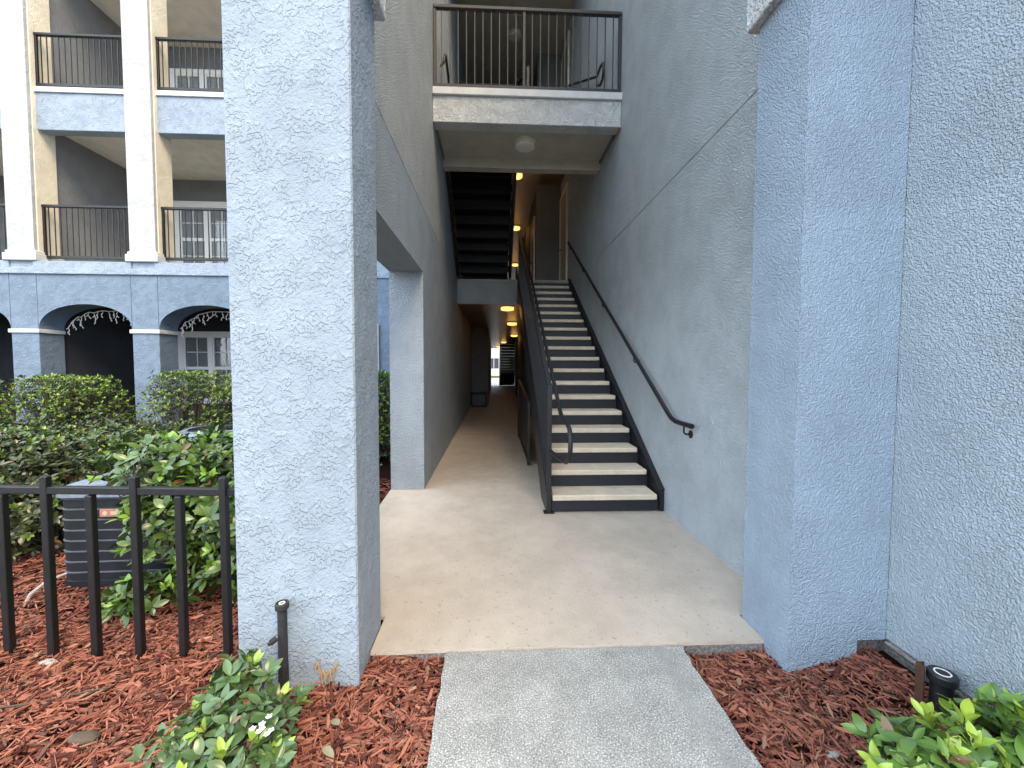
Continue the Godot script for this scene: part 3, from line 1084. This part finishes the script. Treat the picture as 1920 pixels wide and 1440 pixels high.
func build_lamps() -> void:
	drum_lamp(0.439, 4.60, 5.92, 0.15, false, "unlit white drum light under the stair landing")
	drum_lamp(0.30, 2.745, 9.20, 0.155, true, "lit drum light nearest in the ground floor corridor")
	drum_lamp(0.55, 2.745, 12.5, 0.155, true, "second lit drum light in the ground floor corridor")
	drum_lamp(0.86, 2.745, 17.4, 0.155, true, "third lit drum light in the ground floor corridor")
	drum_lamp(0.53, 2.745, 22.4, 0.155, true, "fourth lit drum light in the ground floor corridor")
	drum_lamp(0.27, 2.745, 27.4, 0.155, true, "last lit drum light before the bright corridor exit")
	drum_lamp(0.52, 5.92, 9.75, 0.15, true, "lit drum light at the second storey stair head")
	drum_lamp(0.70, 5.92, 13.4, 0.15, true, "lit drum light further along the second storey corridor")
	drum_lamp(0.93, 5.92, 18.2, 0.15, true, "lit drum light deepest in the second storey corridor")
	drum_lamp(0.47, 9.08, 9.75, 0.15, false, "unlit drum light on the third storey ceiling")

func build_far_end() -> void:
	var t := thing("staircase", "far dark stair with open risers at the corridor's end", "staircase", P(0.9, 0.0, 25.0))
	stairs(t, 0.42, 1.45, 0.0, 0.1718, 28.9, 0.28, 17, -1, M.black_steel, 0.4, true)
	sloped_guard(t, 0.40, 28.9, 0.2, 24.0, 3.2, 1.0, 0.2, 0.2)
	org = P(-0.52, 0, 14.05)
	var st := mb()
	box(st, -0.76, -0.25, 0.03, 0.46, 13.82, 14.30, 0.03)
	box(st, -0.78, -0.23, 0.461, 0.50, 13.80, 14.32, 0.012)
	for x in [-0.73, -0.28]:
		for d in [13.85, 14.26]:
			box(st, x - 0.02, x + 0.02, 0.0, 0.031, d - 0.02, d + 0.02)
	solo("storage_box", st, M.plastic, "dark lidded box against the wall in the corridor", "box")
	# parking lot beyond
	st = mb()
	box(st, -30, 30, -0.2, -0.05, 29.7, 80)
	solo("parking_lot", st, M.concrete, "pale concrete parking lot beyond the corridor exit", "", "", "structure")
	st = mb()
	box(st, -30, 30, -0.1, 0.05, 49.0, 54.0)
	solo("grass_verge", st, M.lawn, "strip of grass across the parking lot", "", "", "structure")
	t = thing("apartment_building", "pale apartment building across the parking lot", "building", P(0, -0.1, 60))
	st = mb()
	box(st, -25, 25, -0.1, 9.5, 60, 68)
	obj("wall", st, M.stucco_white, t)
	st = mb()
	prism(st, PackedVector2Array([Vector2(59.2, 9.5), Vector2(68.8, 9.5), Vector2(64, 12.0)]), "x", -25.5, 25.5)
	obj("roof", st, M.grey_trim, t)
	for i in 17:
		for k in 3:
			st = mb()
			var x := -24.0 + i * 3.0
			box(st, x - 0.7, x + 0.7, 1.0 + k * 3.0, 2.5 + k * 3.0, 59.96, 60.02)
			var f := obj("window", st, M.stucco_dark, t)
			st = mb()
			box(st, x - 0.03, x + 0.03, 1.0 + k * 3.0, 2.5 + k * 3.0, 59.93, 59.958)
			box(st, x - 0.8, x + 0.8, 2.502 + k * 3.0, 2.6 + k * 3.0, 59.93, 59.99)
			obj("sash", st, M.trim, f)
	org = Vector3.ZERO
	car(P(-1.15, -0.05, 44.0))

func car(at: Vector3) -> void:
	var t := thing("parked_car", "white car parked in the lot beyond the corridor exit", "car", at)
	var d0 := -at.z
	var x := at.x
	var y := at.y
	var paint := mat(lin(0.75, 0.76, 0.78), 0.25, 0.5)
	paint.clearcoat_enabled = true
	var st := mb()
	var side := PackedVector2Array()
	for q in [[-2.2, 0.35], [-2.25, 0.62], [-2.1, 0.80], [-1.2, 0.95], [-0.55, 1.42], [0.9, 1.46], [1.6, 1.02], [2.15, 0.95], [2.2, 0.55], [2.1, 0.32], [1.75, 0.30], [1.62, 0.55], [1.35, 0.66], [1.08, 0.55], [0.95, 0.30], [-0.95, 0.30], [-1.08, 0.55], [-1.35, 0.66], [-1.62, 0.55], [-1.75, 0.30]]:
		side.append(Vector2(d0 + q[0], y + q[1]))
	prism(st, side, "x", x - 0.86, x + 0.86)
	obj("body", st, paint, t)
	st = mb()
	prism(st, PackedVector2Array([Vector2(d0 - 1.05, y + 0.97), Vector2(d0 - 0.5, y + 1.36), Vector2(d0 + 0.85, y + 1.39), Vector2(d0 + 1.35, y + 1.02)]), "x", x - 0.87, x + 0.87)
	obj("side_window", st, M.glass, t)
	st = mb()
	bar(st, P(x, y + 0.98, d0 - 1.17), P(x, y + 1.38, d0 - 0.61), 1.5, 0.03)
	obj("windscreen", st, M.glass, t)
	for s in [-1, 1]:
		for dd in [-1.35, 1.35]:
			st = mb()
			lathe(st, P(x + s * 0.86, y + 0.31, d0 + dd), [[0.0, 0.0], [0.31, 0.0], [0.31, -0.2], [0.0, -0.2]], 18, Vector3(s, 0, 0))
			var tyre := obj("wheel", st, M.plastic, t)
			st = mb()
			lathe(st, P(x + s * 0.865, y + 0.31, d0 + dd), [[0.0, 0.0], [0.19, 0.0], [0.19, -0.02], [0.0, -0.02]], 14, Vector3(s, 0, 0))
			obj("rim", st, M.ac_rib, tyre)
		st = mb()
		box(st, x + s * 0.6 - 0.17, x + s * 0.6 + 0.17, y + 0.6, y + 0.74, d0 - 2.27, d0 - 2.15, 0.02)
		obj("headlight", st, M.white_plastic, t)
	st = mb()
	box(st, x - 0.4, x + 0.4, y + 0.38, y + 0.55, d0 - 2.262, d0 - 2.18, 0.01)
	obj("grille", st, M.plastic, t)
	org = Vector3.ZERO

func arch_panel(xa: float, xb: float, spring: float, rise: float, top: float, d0: float, d1: float, parent: Node3D) -> void:
	var poly := PackedVector2Array([Vector2(xa, top), Vector2(xa, spring)])
	for i in range(1, 24):
		var a := PI - PI * i / 24.0
		poly.append(Vector2((xa + xb) / 2 + cos(a) * (xb - xa) / 2, spring + pow(sin(a), 0.9) * rise))
	poly.append(Vector2(xb, spring))
	poly.append(Vector2(xb, top))
	var st := mb()
	prism(st, poly, "d", d0, d1)
	obj("arch", st, M.stucco_blue, parent)

func build_neighbour() -> void:
	var t := thing("apartment_building", "three storey wing with white columns, railed balconies and blue arches", "building", P(-5.5, -0.2, 8.0))
	var dF := 7.78
	var dB := 8.22
	var cols := [-14.83, -12.7, -10.6, -8.47, -6.37, -4.25, -2.15]
	var hw := 0.235
	var st: SurfaceTool
	for i in cols.size():
		var x: float = cols[i]
		if i < 6:
			# upper column: white face, cream flank
			st = mb()
			box(st, x - hw, x + hw - 0.012, 3.45, 10.6, dF, dF + 0.06, 0.005)
			obj("column_face", st, M.stucco_white, t)
			st = mb()
			box(st, x - hw, x + hw, 3.45, 10.6, dF + 0.061, dB, 0.006)
			obj("column", st, M.stucco_cream, t)
			st = mb()
			box(st, x - hw - 0.05, x + hw + 0.05, 3.265, 3.40, dF - 0.05, dB + 0.03, 0.012)
			box(st, x - hw - 0.025, x + hw + 0.025, 3.401, 3.45, dF - 0.025, dB + 0.02, 0.01)
			obj("column_base", st, M.trim, t)
		if i == cols.size() - 1:
			break
		# ground floor pier with impost
		st = mb()
		box(st, x - hw, x + hw, -0.2, 1.975, dF, dB, 0.006)
		obj("pier", st, M.stucco_blue, t)
		st = mb()
		box(st, x - hw - 0.03, x + hw + 0.03, 1.976, 2.045, dF - 0.03, dB, 0.006)
		obj("impost", st, M.trim, t)
		st = mb()
		box(st, x - hw + 0.005, x + hw - 0.005, 2.046, 3.03, dF, dB)
		obj("pier_panel", st, M.stucco_blue, t)
	for i in cols.size() - 1:
		var xa: float = cols[i] + hw
		var xb: float = cols[i + 1] - hw
		arch_panel(xa + 0.005, xb - 0.005, 2.046, 0.455, 3.03, dF, dB, t)
		# caps below the railings
		st = mb()
		box(st, xa - 0.03, xb + 0.03, 3.14, 3.262, dF - 0.02, dB, 0.005)
		obj("sill_cap", st, M.stucco_light, t)
		for lv in 2:
			var y0 := 3.30 + lv * 3.02
			# fascia under the upper balconies
			st = mb()
			if lv == 1:
				box(st, xa - 0.05, xb + 0.05, 5.635, 6.285, dF + 0.13, dF + 0.33, 0.006)
				obj("balcony_fascia", st, M.stucco_light, t)
				st = mb()
				box(st, xa - 0.06, xb + 0.06, 6.287, 6.378, dF + 0.10, dF + 0.33, 0.005)
				obj("fascia_cap", st, M.trim, t)
			var g := Node3D.new()
			put(g, "balcony_railing", t)
			level_guard(g, xa + (0.0), xb, y0 + (0.045 if lv == 0 else 0.09), 4.315 if lv == 0 else 7.335, dF + 0.16, 0.105, M.iron)
	# moulding along the floor line, joints, wall above the arches
	st = mb()
	box(st, cols[0] - hw, -1.17, 3.031, 3.139, dF - 0.035, dB, 0.008)
	obj("floor_moulding", st, M.stucco_light, t)
	st = mb()
	box(st, cols[0] - hw, cols[6] - hw, 3.14, 3.26, dF + 0.01, dB + 0.02)
	obj("floor_band", st, M.stucco_light, t)
	# deck slabs, soffits
	st = mb()
	box(st, -15.0, -1.17, 2.78, 3.24, dB + 0.03, 10.249)
	obj("balcony_deck", st, M.deck, t)
	st = mb()
	box(st, -15.0, -1.17, 5.81, 6.26, dF + 0.335, 10.249)
	obj("balcony_deck", st, M.deck, t)
	st = mb()
	box(st, -15.0, -1.17, 8.87, 9.3, dF + 0.335, 10.249)
	obj("balcony_deck", st, M.deck, t)
	st = mb()
	box(st, -15.0, -1.17, 9.301, 10.8, dF + 0.13, 10.3)
	obj("parapet", st, M.stucco_light, t)
	# back walls with windows, and fins between the flats
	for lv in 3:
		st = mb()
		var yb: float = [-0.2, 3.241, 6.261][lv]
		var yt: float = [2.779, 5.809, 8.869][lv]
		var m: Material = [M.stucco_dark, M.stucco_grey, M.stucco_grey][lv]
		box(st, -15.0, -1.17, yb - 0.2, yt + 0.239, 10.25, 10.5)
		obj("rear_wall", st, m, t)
		st = mb()
		for xd in [-12.58, -8.39, -4.25]:
			st = mb()
			box(st, xd - 0.11, xd + 0.11, yb, yt, dB + 0.005, 10.248)
			obj("dividing_wall", st, m, t)
		var wy: Array = [[0.55, 2.10], [3.62, 5.18], [6.65, 8.22]][lv]
		casement(t, -7.52, -5.50, wy[0], wy[1], 10.21, 3, lv != 1)
		casement(t, -10.9, -9.2, wy[0], wy[1], 10.21, 2, true)
	# solid end of the wing, seen through the opening
	st = mb()
	box(st, -2.385, -1.17, -0.2, 3.03, dF, dB)
	obj("end_wall", st, M.stucco_blue, t)
	st = mb()
	box(st, -2.385, -1.17, 3.141, 10.6, dF, dB)
	obj("end_wall", st, M.stucco_light, t)
	st = mb()
	box(st, -2.23, -2.15, 0.0, 2.17, dF - 0.06, dF - 0.002, 0.008)
	obj("downpipe", st, M.trim, t)
	org = Vector3.ZERO
	icicle_string(-8.24, -6.605, 2, "unlit white icicle lights hanging in the left arch", 41)
	icicle_string(-6.13, -4.485, 2, "unlit white icicle lights hanging in the arch beside the pillar", 42)

func icicle_string(xa: float, xb: float, _k: int, label: String, seed_: int) -> void:
	var r := RandomNumberGenerator.new()
	r.seed = seed_
	org = P((xa + xb) / 2, 2.1, 8.25)
	var at := org
	var t := thing("icicle_light_string", label, "string lights", at, "icicle lights in the arches")
	var st := mb()
	var main: Array = []
	for i in 25:
		var a := PI * 0.97 - PI * 0.94 * i / 24.0
		main.append(P((xa + xb) / 2 + cos(a) * (xb - xa) / 2 * 0.93, 2.04 + sin(a) * 0.40 + r.randf_range(-0.02, 0.02), 8.24 + r.randf_range(-0.01, 0.01)))
	tube(st, main, 0.008, 5)
	obj("cord", st, M.wire, t)
	for i in range(1, 24):
		var s := mb()
		var p: Vector3 = main[i]
		var pts := [p]
		var n := r.randi_range(2, 4)
		for k in n:
			p += Vector3(r.randf_range(-0.03, 0.03), -r.randf_range(0.035, 0.06), r.randf_range(-0.01, 0.01))
			pts.append(p)
			tube(s, [p, p + Vector3(r.randf_range(-0.04, 0.04), -0.03, 0.0)], 0.009, 4)
		tube(s, pts, 0.006, 4)
		obj("light_strand", s, M.wire, t)
	org = Vector3.ZERO

func build_yard() -> void:
	# iron picket fence
	var t := thing("picket_fence", "low black iron picket fence running up to the left pillar", "fence", P(-1.9, -0.1, 2.09))
	var st := mb()
	bar(st, P(-3.4, 0.79, 2.17), P(-1.146, 0.775, 2.07), 0.035, 0.036, 0.003)
	obj("top_rail", st, M.iron, t)
	for i in 9:
		var x := -1.345 - 0.224 * i
		var d := 2.066 + 0.012 * i
		var tall := i % 2 == 0
		if i > 1:
			tall = (i % 2) == 0
		st = mb()
		box(st, x - 0.0165, x + 0.0165, -0.14, 0.85 if tall else 0.757, d - 0.0165, d + 0.0165, 0.003)
		if tall:
			lathe(st, P(x, 0.85, d), [[0.024, 0.0], [0.0, 0.012]], 4)
		obj("picket", st, M.iron, t)
	org = Vector3.ZERO

	condenser(P(-2.50, -0.06, 3.10), 0.74, 0.67, "dark grey air conditioner behind the fence with a small orange label", 0.03)
	condenser(P(-3.32, -0.06, 5.0), 0.74, 0.70, "second air conditioner almost hidden behind the leafy shrub", 0.3)

	var dk := {"old_a": Color(0.022, 0.045, 0.009), "old_b": Color(0.065, 0.110, 0.020), "new_a": Color(0.12, 0.21, 0.022), "new_b": Color(0.20, 0.30, 0.035)}
	var o := dk.duplicate()
	# clipped hedge by the arches
	o.merge({"seed": 11, "tips": 2100, "per": [4, 6], "len": 0.048, "young": 0.62, "flat": 0.78, "rise": 0.9, "twigs": 9, "ragged": 0.12})
	shrub("clipped_hedge", "clipped bright green hedge under the left arch", "hedge", P(-6.55, -0.06, 6.5), [[P(-6.75, 0.50, 6.5), Vector3(0.55, 0.92, 0.5)], [P(-6.15, 0.48, 6.45), Vector3(0.5, 0.92, 0.5)]], o, "hedges in front of the arches")
	o.seed = 12
	shrub("clipped_hedge", "clipped bright green hedge below the window beside the pillar", "hedge", P(-4.6, -0.06, 6.3), [[P(-4.5, 0.58, 6.2), Vector3(0.62, 0.90, 0.5)], [P(-3.6, 0.56, 6.2), Vector3(0.6, 0.90, 0.5)]], o, "hedges in front of the arches")
	o.seed = 13
	shrub("clipped_hedge", "clipped bright green hedge at the left edge of the picture", "hedge", P(-8.1, -0.06, 6.3), [[P(-8.15, 0.62, 6.3), Vector3(0.75, 0.95, 0.6)]], o, "hedges in front of the arches")
	o.seed = 14
	shrub("clipped_hedge", "green hedge in the courtyard seen through the wall opening", "hedge", P(-1.9, -0.06, 6.3), [[P(-1.9, 0.55, 6.3), Vector3(0.5, 0.95, 0.55)]], o, "hedges in front of the arches")
	# looser, darker shrubs in the middle
	o = dk.duplicate()
	o.merge({"seed": 21, "tips": 2200, "per": [4, 6], "len": 0.058, "young": 0.2, "rise": 0.6, "twigs": 7, "ragged": 0.2, "sick": 0.015})
	shrub("loose_shrub", "loose dark green shrub at the left edge behind the fence", "shrub", P(-4.3, -0.06, 4.3), [[P(-4.9, 0.36, 4.2), Vector3(0.7, 0.42, 0.5)], [P(-4.05, 0.34, 4.4), Vector3(0.62, 0.40, 0.45)]], o, "loose shrubs behind the fence")
	o.seed = 22
	o.old_a = Color(0.022, 0.030, 0.010)
	o.old_b = Color(0.055, 0.072, 0.022)
	o.new_a = Color(0.08, 0.13, 0.025)
	o.new_b = Color(0.12, 0.18, 0.035)
	shrub("loose_shrub", "loose dark shrub between the clipped hedges and the second air conditioner", "shrub", P(-4.3, -0.06, 5.6), [[P(-4.9, 0.30, 5.35), Vector3(0.75, 0.42, 0.42)], [P(-4.0, 0.28, 5.7), Vector3(0.5, 0.36, 0.25)], [P(-6.1, 0.28, 5.4), Vector3(0.7, 0.38, 0.4)]], o, "loose shrubs behind the fence")
	o.seed = 23
	shrub("loose_shrub", "dark leafy shrub at the left edge beside the first air conditioner", "shrub", P(-3.5, -0.06, 3.4), [[P(-3.75, 0.30, 3.35), Vector3(0.62, 0.52, 0.5)]], o, "loose shrubs behind the fence")

	# big glossy shrub in front
	var gl := {"old_a": Color(0.026, 0.062, 0.013), "old_b": Color(0.085, 0.145, 0.030), "new_a": Color(0.12, 0.24, 0.03), "new_b": Color(0.20, 0.34, 0.05)}
	o = gl.duplicate()
	o.merge({"seed": 31, "tips": 1100, "per": [4, 6], "len": 0.076, "young": 0.25, "rise": 0.5, "twigs": 5, "ragged": 0.25, "single": 300})
	shrub("glossy_shrub", "large glossy leaved shrub behind the fence beside the pillar", "shrub", P(-1.85, -0.06, 2.95), [[P(-1.80, 0.50, 2.95), Vector3(0.50, 0.45, 0.42)], [P(-1.62, 0.28, 2.66), Vector3(0.34, 0.36, 0.28)], [P(-2.15, 0.76, 2.85), Vector3(0.42, 0.17, 0.34)], [P(-2.06, 0.42, 2.58), Vector3(0.24, 0.28, 0.16)], [P(-2.12, 0.02, 2.52), Vector3(0.26, 0.10, 0.16)]], o)
	# low sprawling bush with white flowers
	var hw := {"old_a": Color(0.040, 0.085, 0.028), "old_b": Color(0.085, 0.145, 0.055), "new_a": Color(0.17, 0.27, 0.04), "new_b": Color(0.27, 0.38, 0.06)}
	o = hw.duplicate()
	o.merge({"seed": 32, "tips": 175, "per": [5, 7], "len": 0.058, "young": 0.28, "rise": 0.8, "twigs": 1, "ragged": 0.3, "single": 300, "sick": 0.04})
	var fb := shrub("low_bush", "sprawling low bush with white flowers in front of the left pillar", "bush", P(-0.92, -0.06, 1.50), [[P(-0.95, 0.04, 1.52), Vector3(0.20, 0.15, 0.16)], [P(-1.02, 0.14, 1.64), Vector3(0.12, 0.10, 0.09)], [P(-1.06, 0.0, 1.44), Vector3(0.17, 0.12, 0.14)], [P(-0.86, 0.02, 1.36), Vector3(0.16, 0.10, 0.10)]], o)
	org = fb.position
	var r := RandomNumberGenerator.new()
	r.seed = 9
	for k in 7:
		var c := P(-0.80 + r.randf_range(-0.03, 0.03), 0.16 + r.randf_range(-0.03, 0.03), 1.385 + r.randf_range(-0.02, 0.02))
		st = mb()
		for j in 5:
			var a := TAU * j / 5.0 + k
			var e := Vector3(cos(a), 0.35, sin(a)) * 0.012
			var s := Vector3(-sin(a), 0, cos(a)) * 0.005
			tri(st, c, c + e * 0.6 + s, c + e, c - Vector3.UP * 0.1)
			tri(st, c, c + e, c + e * 0.6 - s, c - Vector3.UP * 0.1)
		obj("flower", st, M.petal, fb)
	# bright bush at the bottom right
	var br := {"old_a": Color(0.070, 0.145, 0.030), "old_b": Color(0.14, 0.24, 0.045), "new_a": Color(0.26, 0.38, 0.045), "new_b": Color(0.36, 0.46, 0.06)}
	o = br.duplicate()
	o.merge({"seed": 33, "tips": 150, "per": [5, 7], "len": 0.072, "young": 0.4, "rise": 1.0, "twigs": 2, "ragged": 0.15, "single": 300})
	shrub("bright_bush", "bright green rounded bush at the bottom right by the wall", "bush", P(1.52, -0.03, 1.22), [[P(1.50, 0.08, 1.22), Vector3(0.24, 0.15, 0.16)], [P(1.72, 0.12, 1.25), Vector3(0.16, 0.16, 0.16)]], o)

	# sprinkler riser left, path light stub right
	t = thing("sprinkler_riser", "tall black sprinkler riser beside the left pillar", "sprinkler", P(-0.92, -0.1, 1.77))
	st = mb()
	lathe(st, P(-0.92, -0.1, 1.77), [[0.0, 0.0], [0.021, 0.0], [0.021, 0.2], [0.0195, 0.21], [0.0195, 0.452], [0.0, 0.452]], 18)
	obj("body", st, M.old_black, t)
	st = mb()
	lathe(st, P(-0.92, 0.352, 1.77), [[0.0, 0.0], [0.026, 0.0], [0.028, 0.004], [0.028, 0.024], [0.025, 0.028], [0.020, 0.028], [0.019, 0.022], [0.0, 0.022]], 18)
	var cap := obj("cap", st, M.old_black, t)
	st = mb()
	lathe(st, P(-0.92, 0.375, 1.77), [[0.013, 0.0], [0.013, 0.004], [0.009, 0.004], [0.009, 0.0]], 16)
	obj("ring", st, M.white_plastic, cap)
	st = mb()
	tube(st, [P(-0.935, 0.235, 1.745), P(-0.947, 0.230, 1.725)], 0.013, 10)
	tube(st, [P(-0.945, 0.231, 1.729), P(-0.952, 0.228, 1.716)], 0.008, 8)
	obj("inlet", st, M.old_black, t)
	org = Vector3.ZERO
	t = thing("pop_up_sprinkler", "short black sprinkler head by the wall at the right", "sprinkler", P(1.80, -0.08, 1.50))
	st = mb()
	lathe(st, P(1.80, -0.08, 1.50), [[0.0, 0.0], [0.036, 0.0], [0.036, 0.235], [0.0, 0.235]], 20)
	obj("body", st, M.plastic, t)
	st = mb()
	lathe(st, P(1.80, 0.155, 1.50), [[0.0, 0.0], [0.046, 0.0], [0.047, 0.004], [0.047, 0.030], [0.044, 0.034], [0.0, 0.034]], 22)
	cap = obj("cap", st, M.plastic, t)
	st = mb()
	lathe(st, P(1.80, 0.1892, 1.50), [[0.027, 0.0], [0.027, 0.002], [0.022, 0.002], [0.022, 0.0]], 20)
	obj("ring", st, M.white_plastic, cap)
	org = P(1.745, -0.1, 1.53)
	st = mb()
	box(st, 1.735, 1.740, -0.1, 0.205, 1.512, 1.545)
	box(st, 1.7405, 1.768, -0.1, 0.205, 1.540, 1.545)
	solo("rusty_stake", st, M.rust, "rusty brown angle stake beside the short sprinkler head", "stake")

	litter()

func condenser(at: Vector3, w: float, h: float, label: String, turn: float) -> void:
	var t := thing("air_conditioner", label, "air conditioner", at, "air conditioners behind the fence")
	org = Vector3.ZERO
	t.rotation.y = turn
	var rr := func(half: float, y: float, rad: float) -> Array:
		var out: Array[Vector3] = []
		for q in [[1, 1, 0.0], [-1, 1, PI / 2], [-1, -1, PI], [1, -1, PI * 1.5]]:
			for k in 5:
				var a: float = q[2] + PI / 2 * k / 4.0
				out.append(Vector3(q[0] * (half - rad) + cos(a) * rad, y, q[1] * (half - rad) + sin(a) * rad))
		return out
	var skin := func(st: SurfaceTool, loops: Array, smooth: int) -> void:
		for i in loops.size() - 1:
			for k in 20:
				var k2: int = (k + 1) % 20
				var c: Vector3 = Vector3(0, (loops[i][0].y + loops[i + 1][0].y) / 2, 0)
				quad(st, loops[i][k], loops[i][k2], loops[i + 1][k2], loops[i + 1][k], c, smooth + i if smooth >= 0 else -1)
	var hw := w / 2
	var st := mb()
	skin.call(st, [rr.call(hw - 0.006, 0.0, 0.09), rr.call(hw - 0.006, 0.05, 0.09), rr.call(hw - 0.012, 0.052, 0.09)], 2)
	obj("base_pan", st, M.ac_shell, t)
	st = mb()
	skin.call(st, [rr.call(hw - 0.012, 0.05, 0.09), rr.call(hw - 0.012, h - 0.06, 0.09)], 2)
	obj("shell", st, M.ac_shell, t)
	var n := 8
	for i in n:
		var y := 0.05 + (h - 0.11) * (i + 0.8) / n
		st = mb()
		skin.call(st, [rr.call(hw - 0.0125, y - 0.006, 0.09), rr.call(hw - 0.007, y - 0.0035, 0.091), rr.call(hw - 0.007, y + 0.0035, 0.091), rr.call(hw - 0.0125, y + 0.006, 0.09)], 2)
		obj("louvre", st, M.ac_rib, t)
	st = mb()
	skin.call(st, [rr.call(hw - 0.02, h - 0.062, 0.09), rr.call(hw + 0.012, h - 0.06, 0.1), rr.call(hw + 0.012, h - 0.02, 0.1), rr.call(hw - 0.02, h, 0.1), rr.call(hw * 0.72, h + 0.012, 0.2)], 2)
	var lid := obj("lid", st, M.ac_top, t)
	st = mb()
	for k in 9:
		var rad := hw * 0.72 * (k + 1) / 9.0
		var ring: Array = []
		for j in 25:
			ring.append(Vector3(cos(TAU * j / 24.0) * rad, h + 0.014, sin(TAU * j / 24.0) * rad))
		tube(st, ring, 0.004, 4)
	for k in 8:
		var a := TAU * k / 8.0
		tube(st, [Vector3(0, h + 0.016, 0), Vector3(cos(a) * hw * 0.72, h + 0.014, sin(a) * hw * 0.72)], 0.004, 4)
	obj("fan_grille", st, M.ac_shell, lid)
	st = mb()
	box(st, -hw * 0.72, hw * 0.72, h - 0.06, h - 0.055, -hw * 0.72, hw * 0.72)
	obj("fan_well", st, M.plastic, t)
	if turn < 0.2:
		st = mb()
		var zf := hw + 0.006
		boxt(st, Transform3D(Basis(), Vector3(0.03, h - 0.165, zf)), Vector3(0.20, 0.05, 0.006), 0.002)
		var lab := obj("label_plate", st, mat(lin(0.34, 0.15, 0.11), 0.5), t)
		st = mb()
		boxt(st, Transform3D(Basis(), Vector3(0.055, h - 0.165, zf + 0.004)), Vector3(0.11, 0.022, 0.003))
		obj("label_stripe", st, mat(lin(0.46, 0.33, 0.28), 0.5), lab)
		st = mb()
		lathe(st, Vector3(-0.035, h - 0.165, zf + 0.0032), [[0.0, 0.0], [0.015, 0.0], [0.015, 0.002], [0.0, 0.002]], 16, Vector3.BACK)
		obj("label_mark", st, mat(lin(0.46, 0.33, 0.28), 0.5), lab)
	org = Vector3.ZERO

func litter() -> void:
	var r := RandomNumberGenerator.new()
	r.seed = 19
	# curved bare twig in front of the fence
	org = P(-2.2, -0.05, 1.72)
	var st := mb()
	var pts: Array = []
	for i in 9:
		var t := i / 8.0
		var x := lerpf(-2.45, -1.72, t)
		var d := 1.80 - 0.06 * sin(t * PI * 1.3)
		pts.append(P(x, bed(x, d) + 0.026 + 0.006 * sin(t * 7.0), d))
	tube(st, pts, 0.006, 6, 0.003)
	solo("fallen_twig", st, M.bark, "long curved bare twig lying on the mulch at the left", "twig")
	# pale cut root by the first air conditioner
	org = P(-2.82, -0.05, 2.62)
	st = mb()
	tube(st, [P(-2.86, -0.07, 2.55), P(-2.84, 0.0, 2.57), P(-2.80, 0.05, 2.62), P(-2.76, 0.06, 2.70)], 0.013, 8, 0.008)
	solo("pale_root", st, M.stone, "pale bent root beside the first air conditioner", "root")
	for q in [[-2.20, 2.05, 0.030, "white broken shell chip at the foot of a fence picket", "shell_chip", 0], [-1.62, 1.62, 0.045, "large grey bark chunk on the mulch before the fence", "bark_chunk", 1], [-2.02, 1.50, 0.030, "grey twisted bark piece at the lower left of the mulch", "bark_chunk", 1], [-1.95, 1.36, 0.018, "small white pebble at the lower left of the mulch", "pebble", 0], [1.28, 1.42, 0.022, "pale pebble on the mulch beside the bright bush", "pebble", 0], [1.18, 1.20, 0.05, "broad red bark slab near the walkway at the bottom", "bark_slab", 2], [-1.15, 2.5, 0.05, "grey flat stone under the glossy shrub by the pillar", "flat_stone", 0]]:
		st = mb()
		var x: float = q[0]
		var d: float = q[1]
		var s: float = q[2]
		var y := bed(x, d) + 0.016
		org = P(x, y, d)
		var ring: Array = []
		for lv in 3:
			var row: Array[Vector3] = []
			for k in 9:
				var a := TAU * k / 9.0
				var rad: float = s * [0.9, 1.0, 0.55][lv] * r.randf_range(0.75, 1.15)
				row.append(P(x + cos(a) * rad * 1.5, y + s * [-0.2, 0.15, 0.42][lv] * r.randf_range(0.8, 1.1), d + sin(a) * rad * 0.7))
			ring.append(row)
		for lv in 2:
			for k in 9:
				quad(st, ring[lv][k], ring[lv][(k + 1) % 9], ring[lv + 1][(k + 1) % 9], ring[lv + 1][k], P(x, y, d), 1)
		for k in range(1, 8):
			tri(st, ring[2][0], ring[2][k], ring[2][k + 1], P(x, y - 0.05, d), 1)
		var m: Material = M.stone
		if q[5] == 1:
			m = M.bark
		elif q[5] == 2:
			m = mat(lin(0.28, 0.08, 0.045), 0.8)
		solo(q[4], st, m, q[3], q[4].split("_")[-1])
	# dried weed tufts against the pillar foot
	var w := thing("dried_weed", "thin dried weed with seed pods at the pillar's foot", "weed", P(-0.75, -0.06, 1.80))
	for q in [[-0.790, 0.085], [-0.765, 0.045], [-0.735, 0.045], [-0.705, 0.08]]:
		st = mb()
		var b := P(-0.74 + (q[0] + 0.745) * 0.4, -0.06, 1.80)
		var e := P(q[0], q[1], 1.805)
		tube(st, [b, b.lerp(e, 0.5) + Vector3(0.0, 0.02, 0.0), e], 0.0018, 4)
		for k in 4:
			var dv := Vector3(r.randf_range(-0.5, 0.5), -1, r.randf_range(0.0, 0.3)).normalized()
			tube(st, [e, e + dv * 0.025, e + dv * 0.05], 0.0035, 4, 0.001)
		obj("stem", st, M.straw, w)
	# two dead leaves on the mulch
	for q in [[-0.62, 1.60, "dead grey leaf on the mulch between pillar and walkway"], [-0.64, 1.50, "second dead leaf on the mulch nearer the low bush"]]:
		org = Vector3.ZERO
		var lf := MeshInstance3D.new()
		lf.mesh = M.leaf[1]
		lf.material_override = mat(lin(0.22, 0.20, 0.13), 0.7)
		put(lf, "dead_leaf")
		lf.transform = Transform3D(Basis(Vector3.UP, q[1] * 30.0).scaled_local(Vector3.ONE * 0.06), P(q[0], bed(q[0], q[1]) + 0.032, q[1]))
		tag(lf, q[2], "leaf")
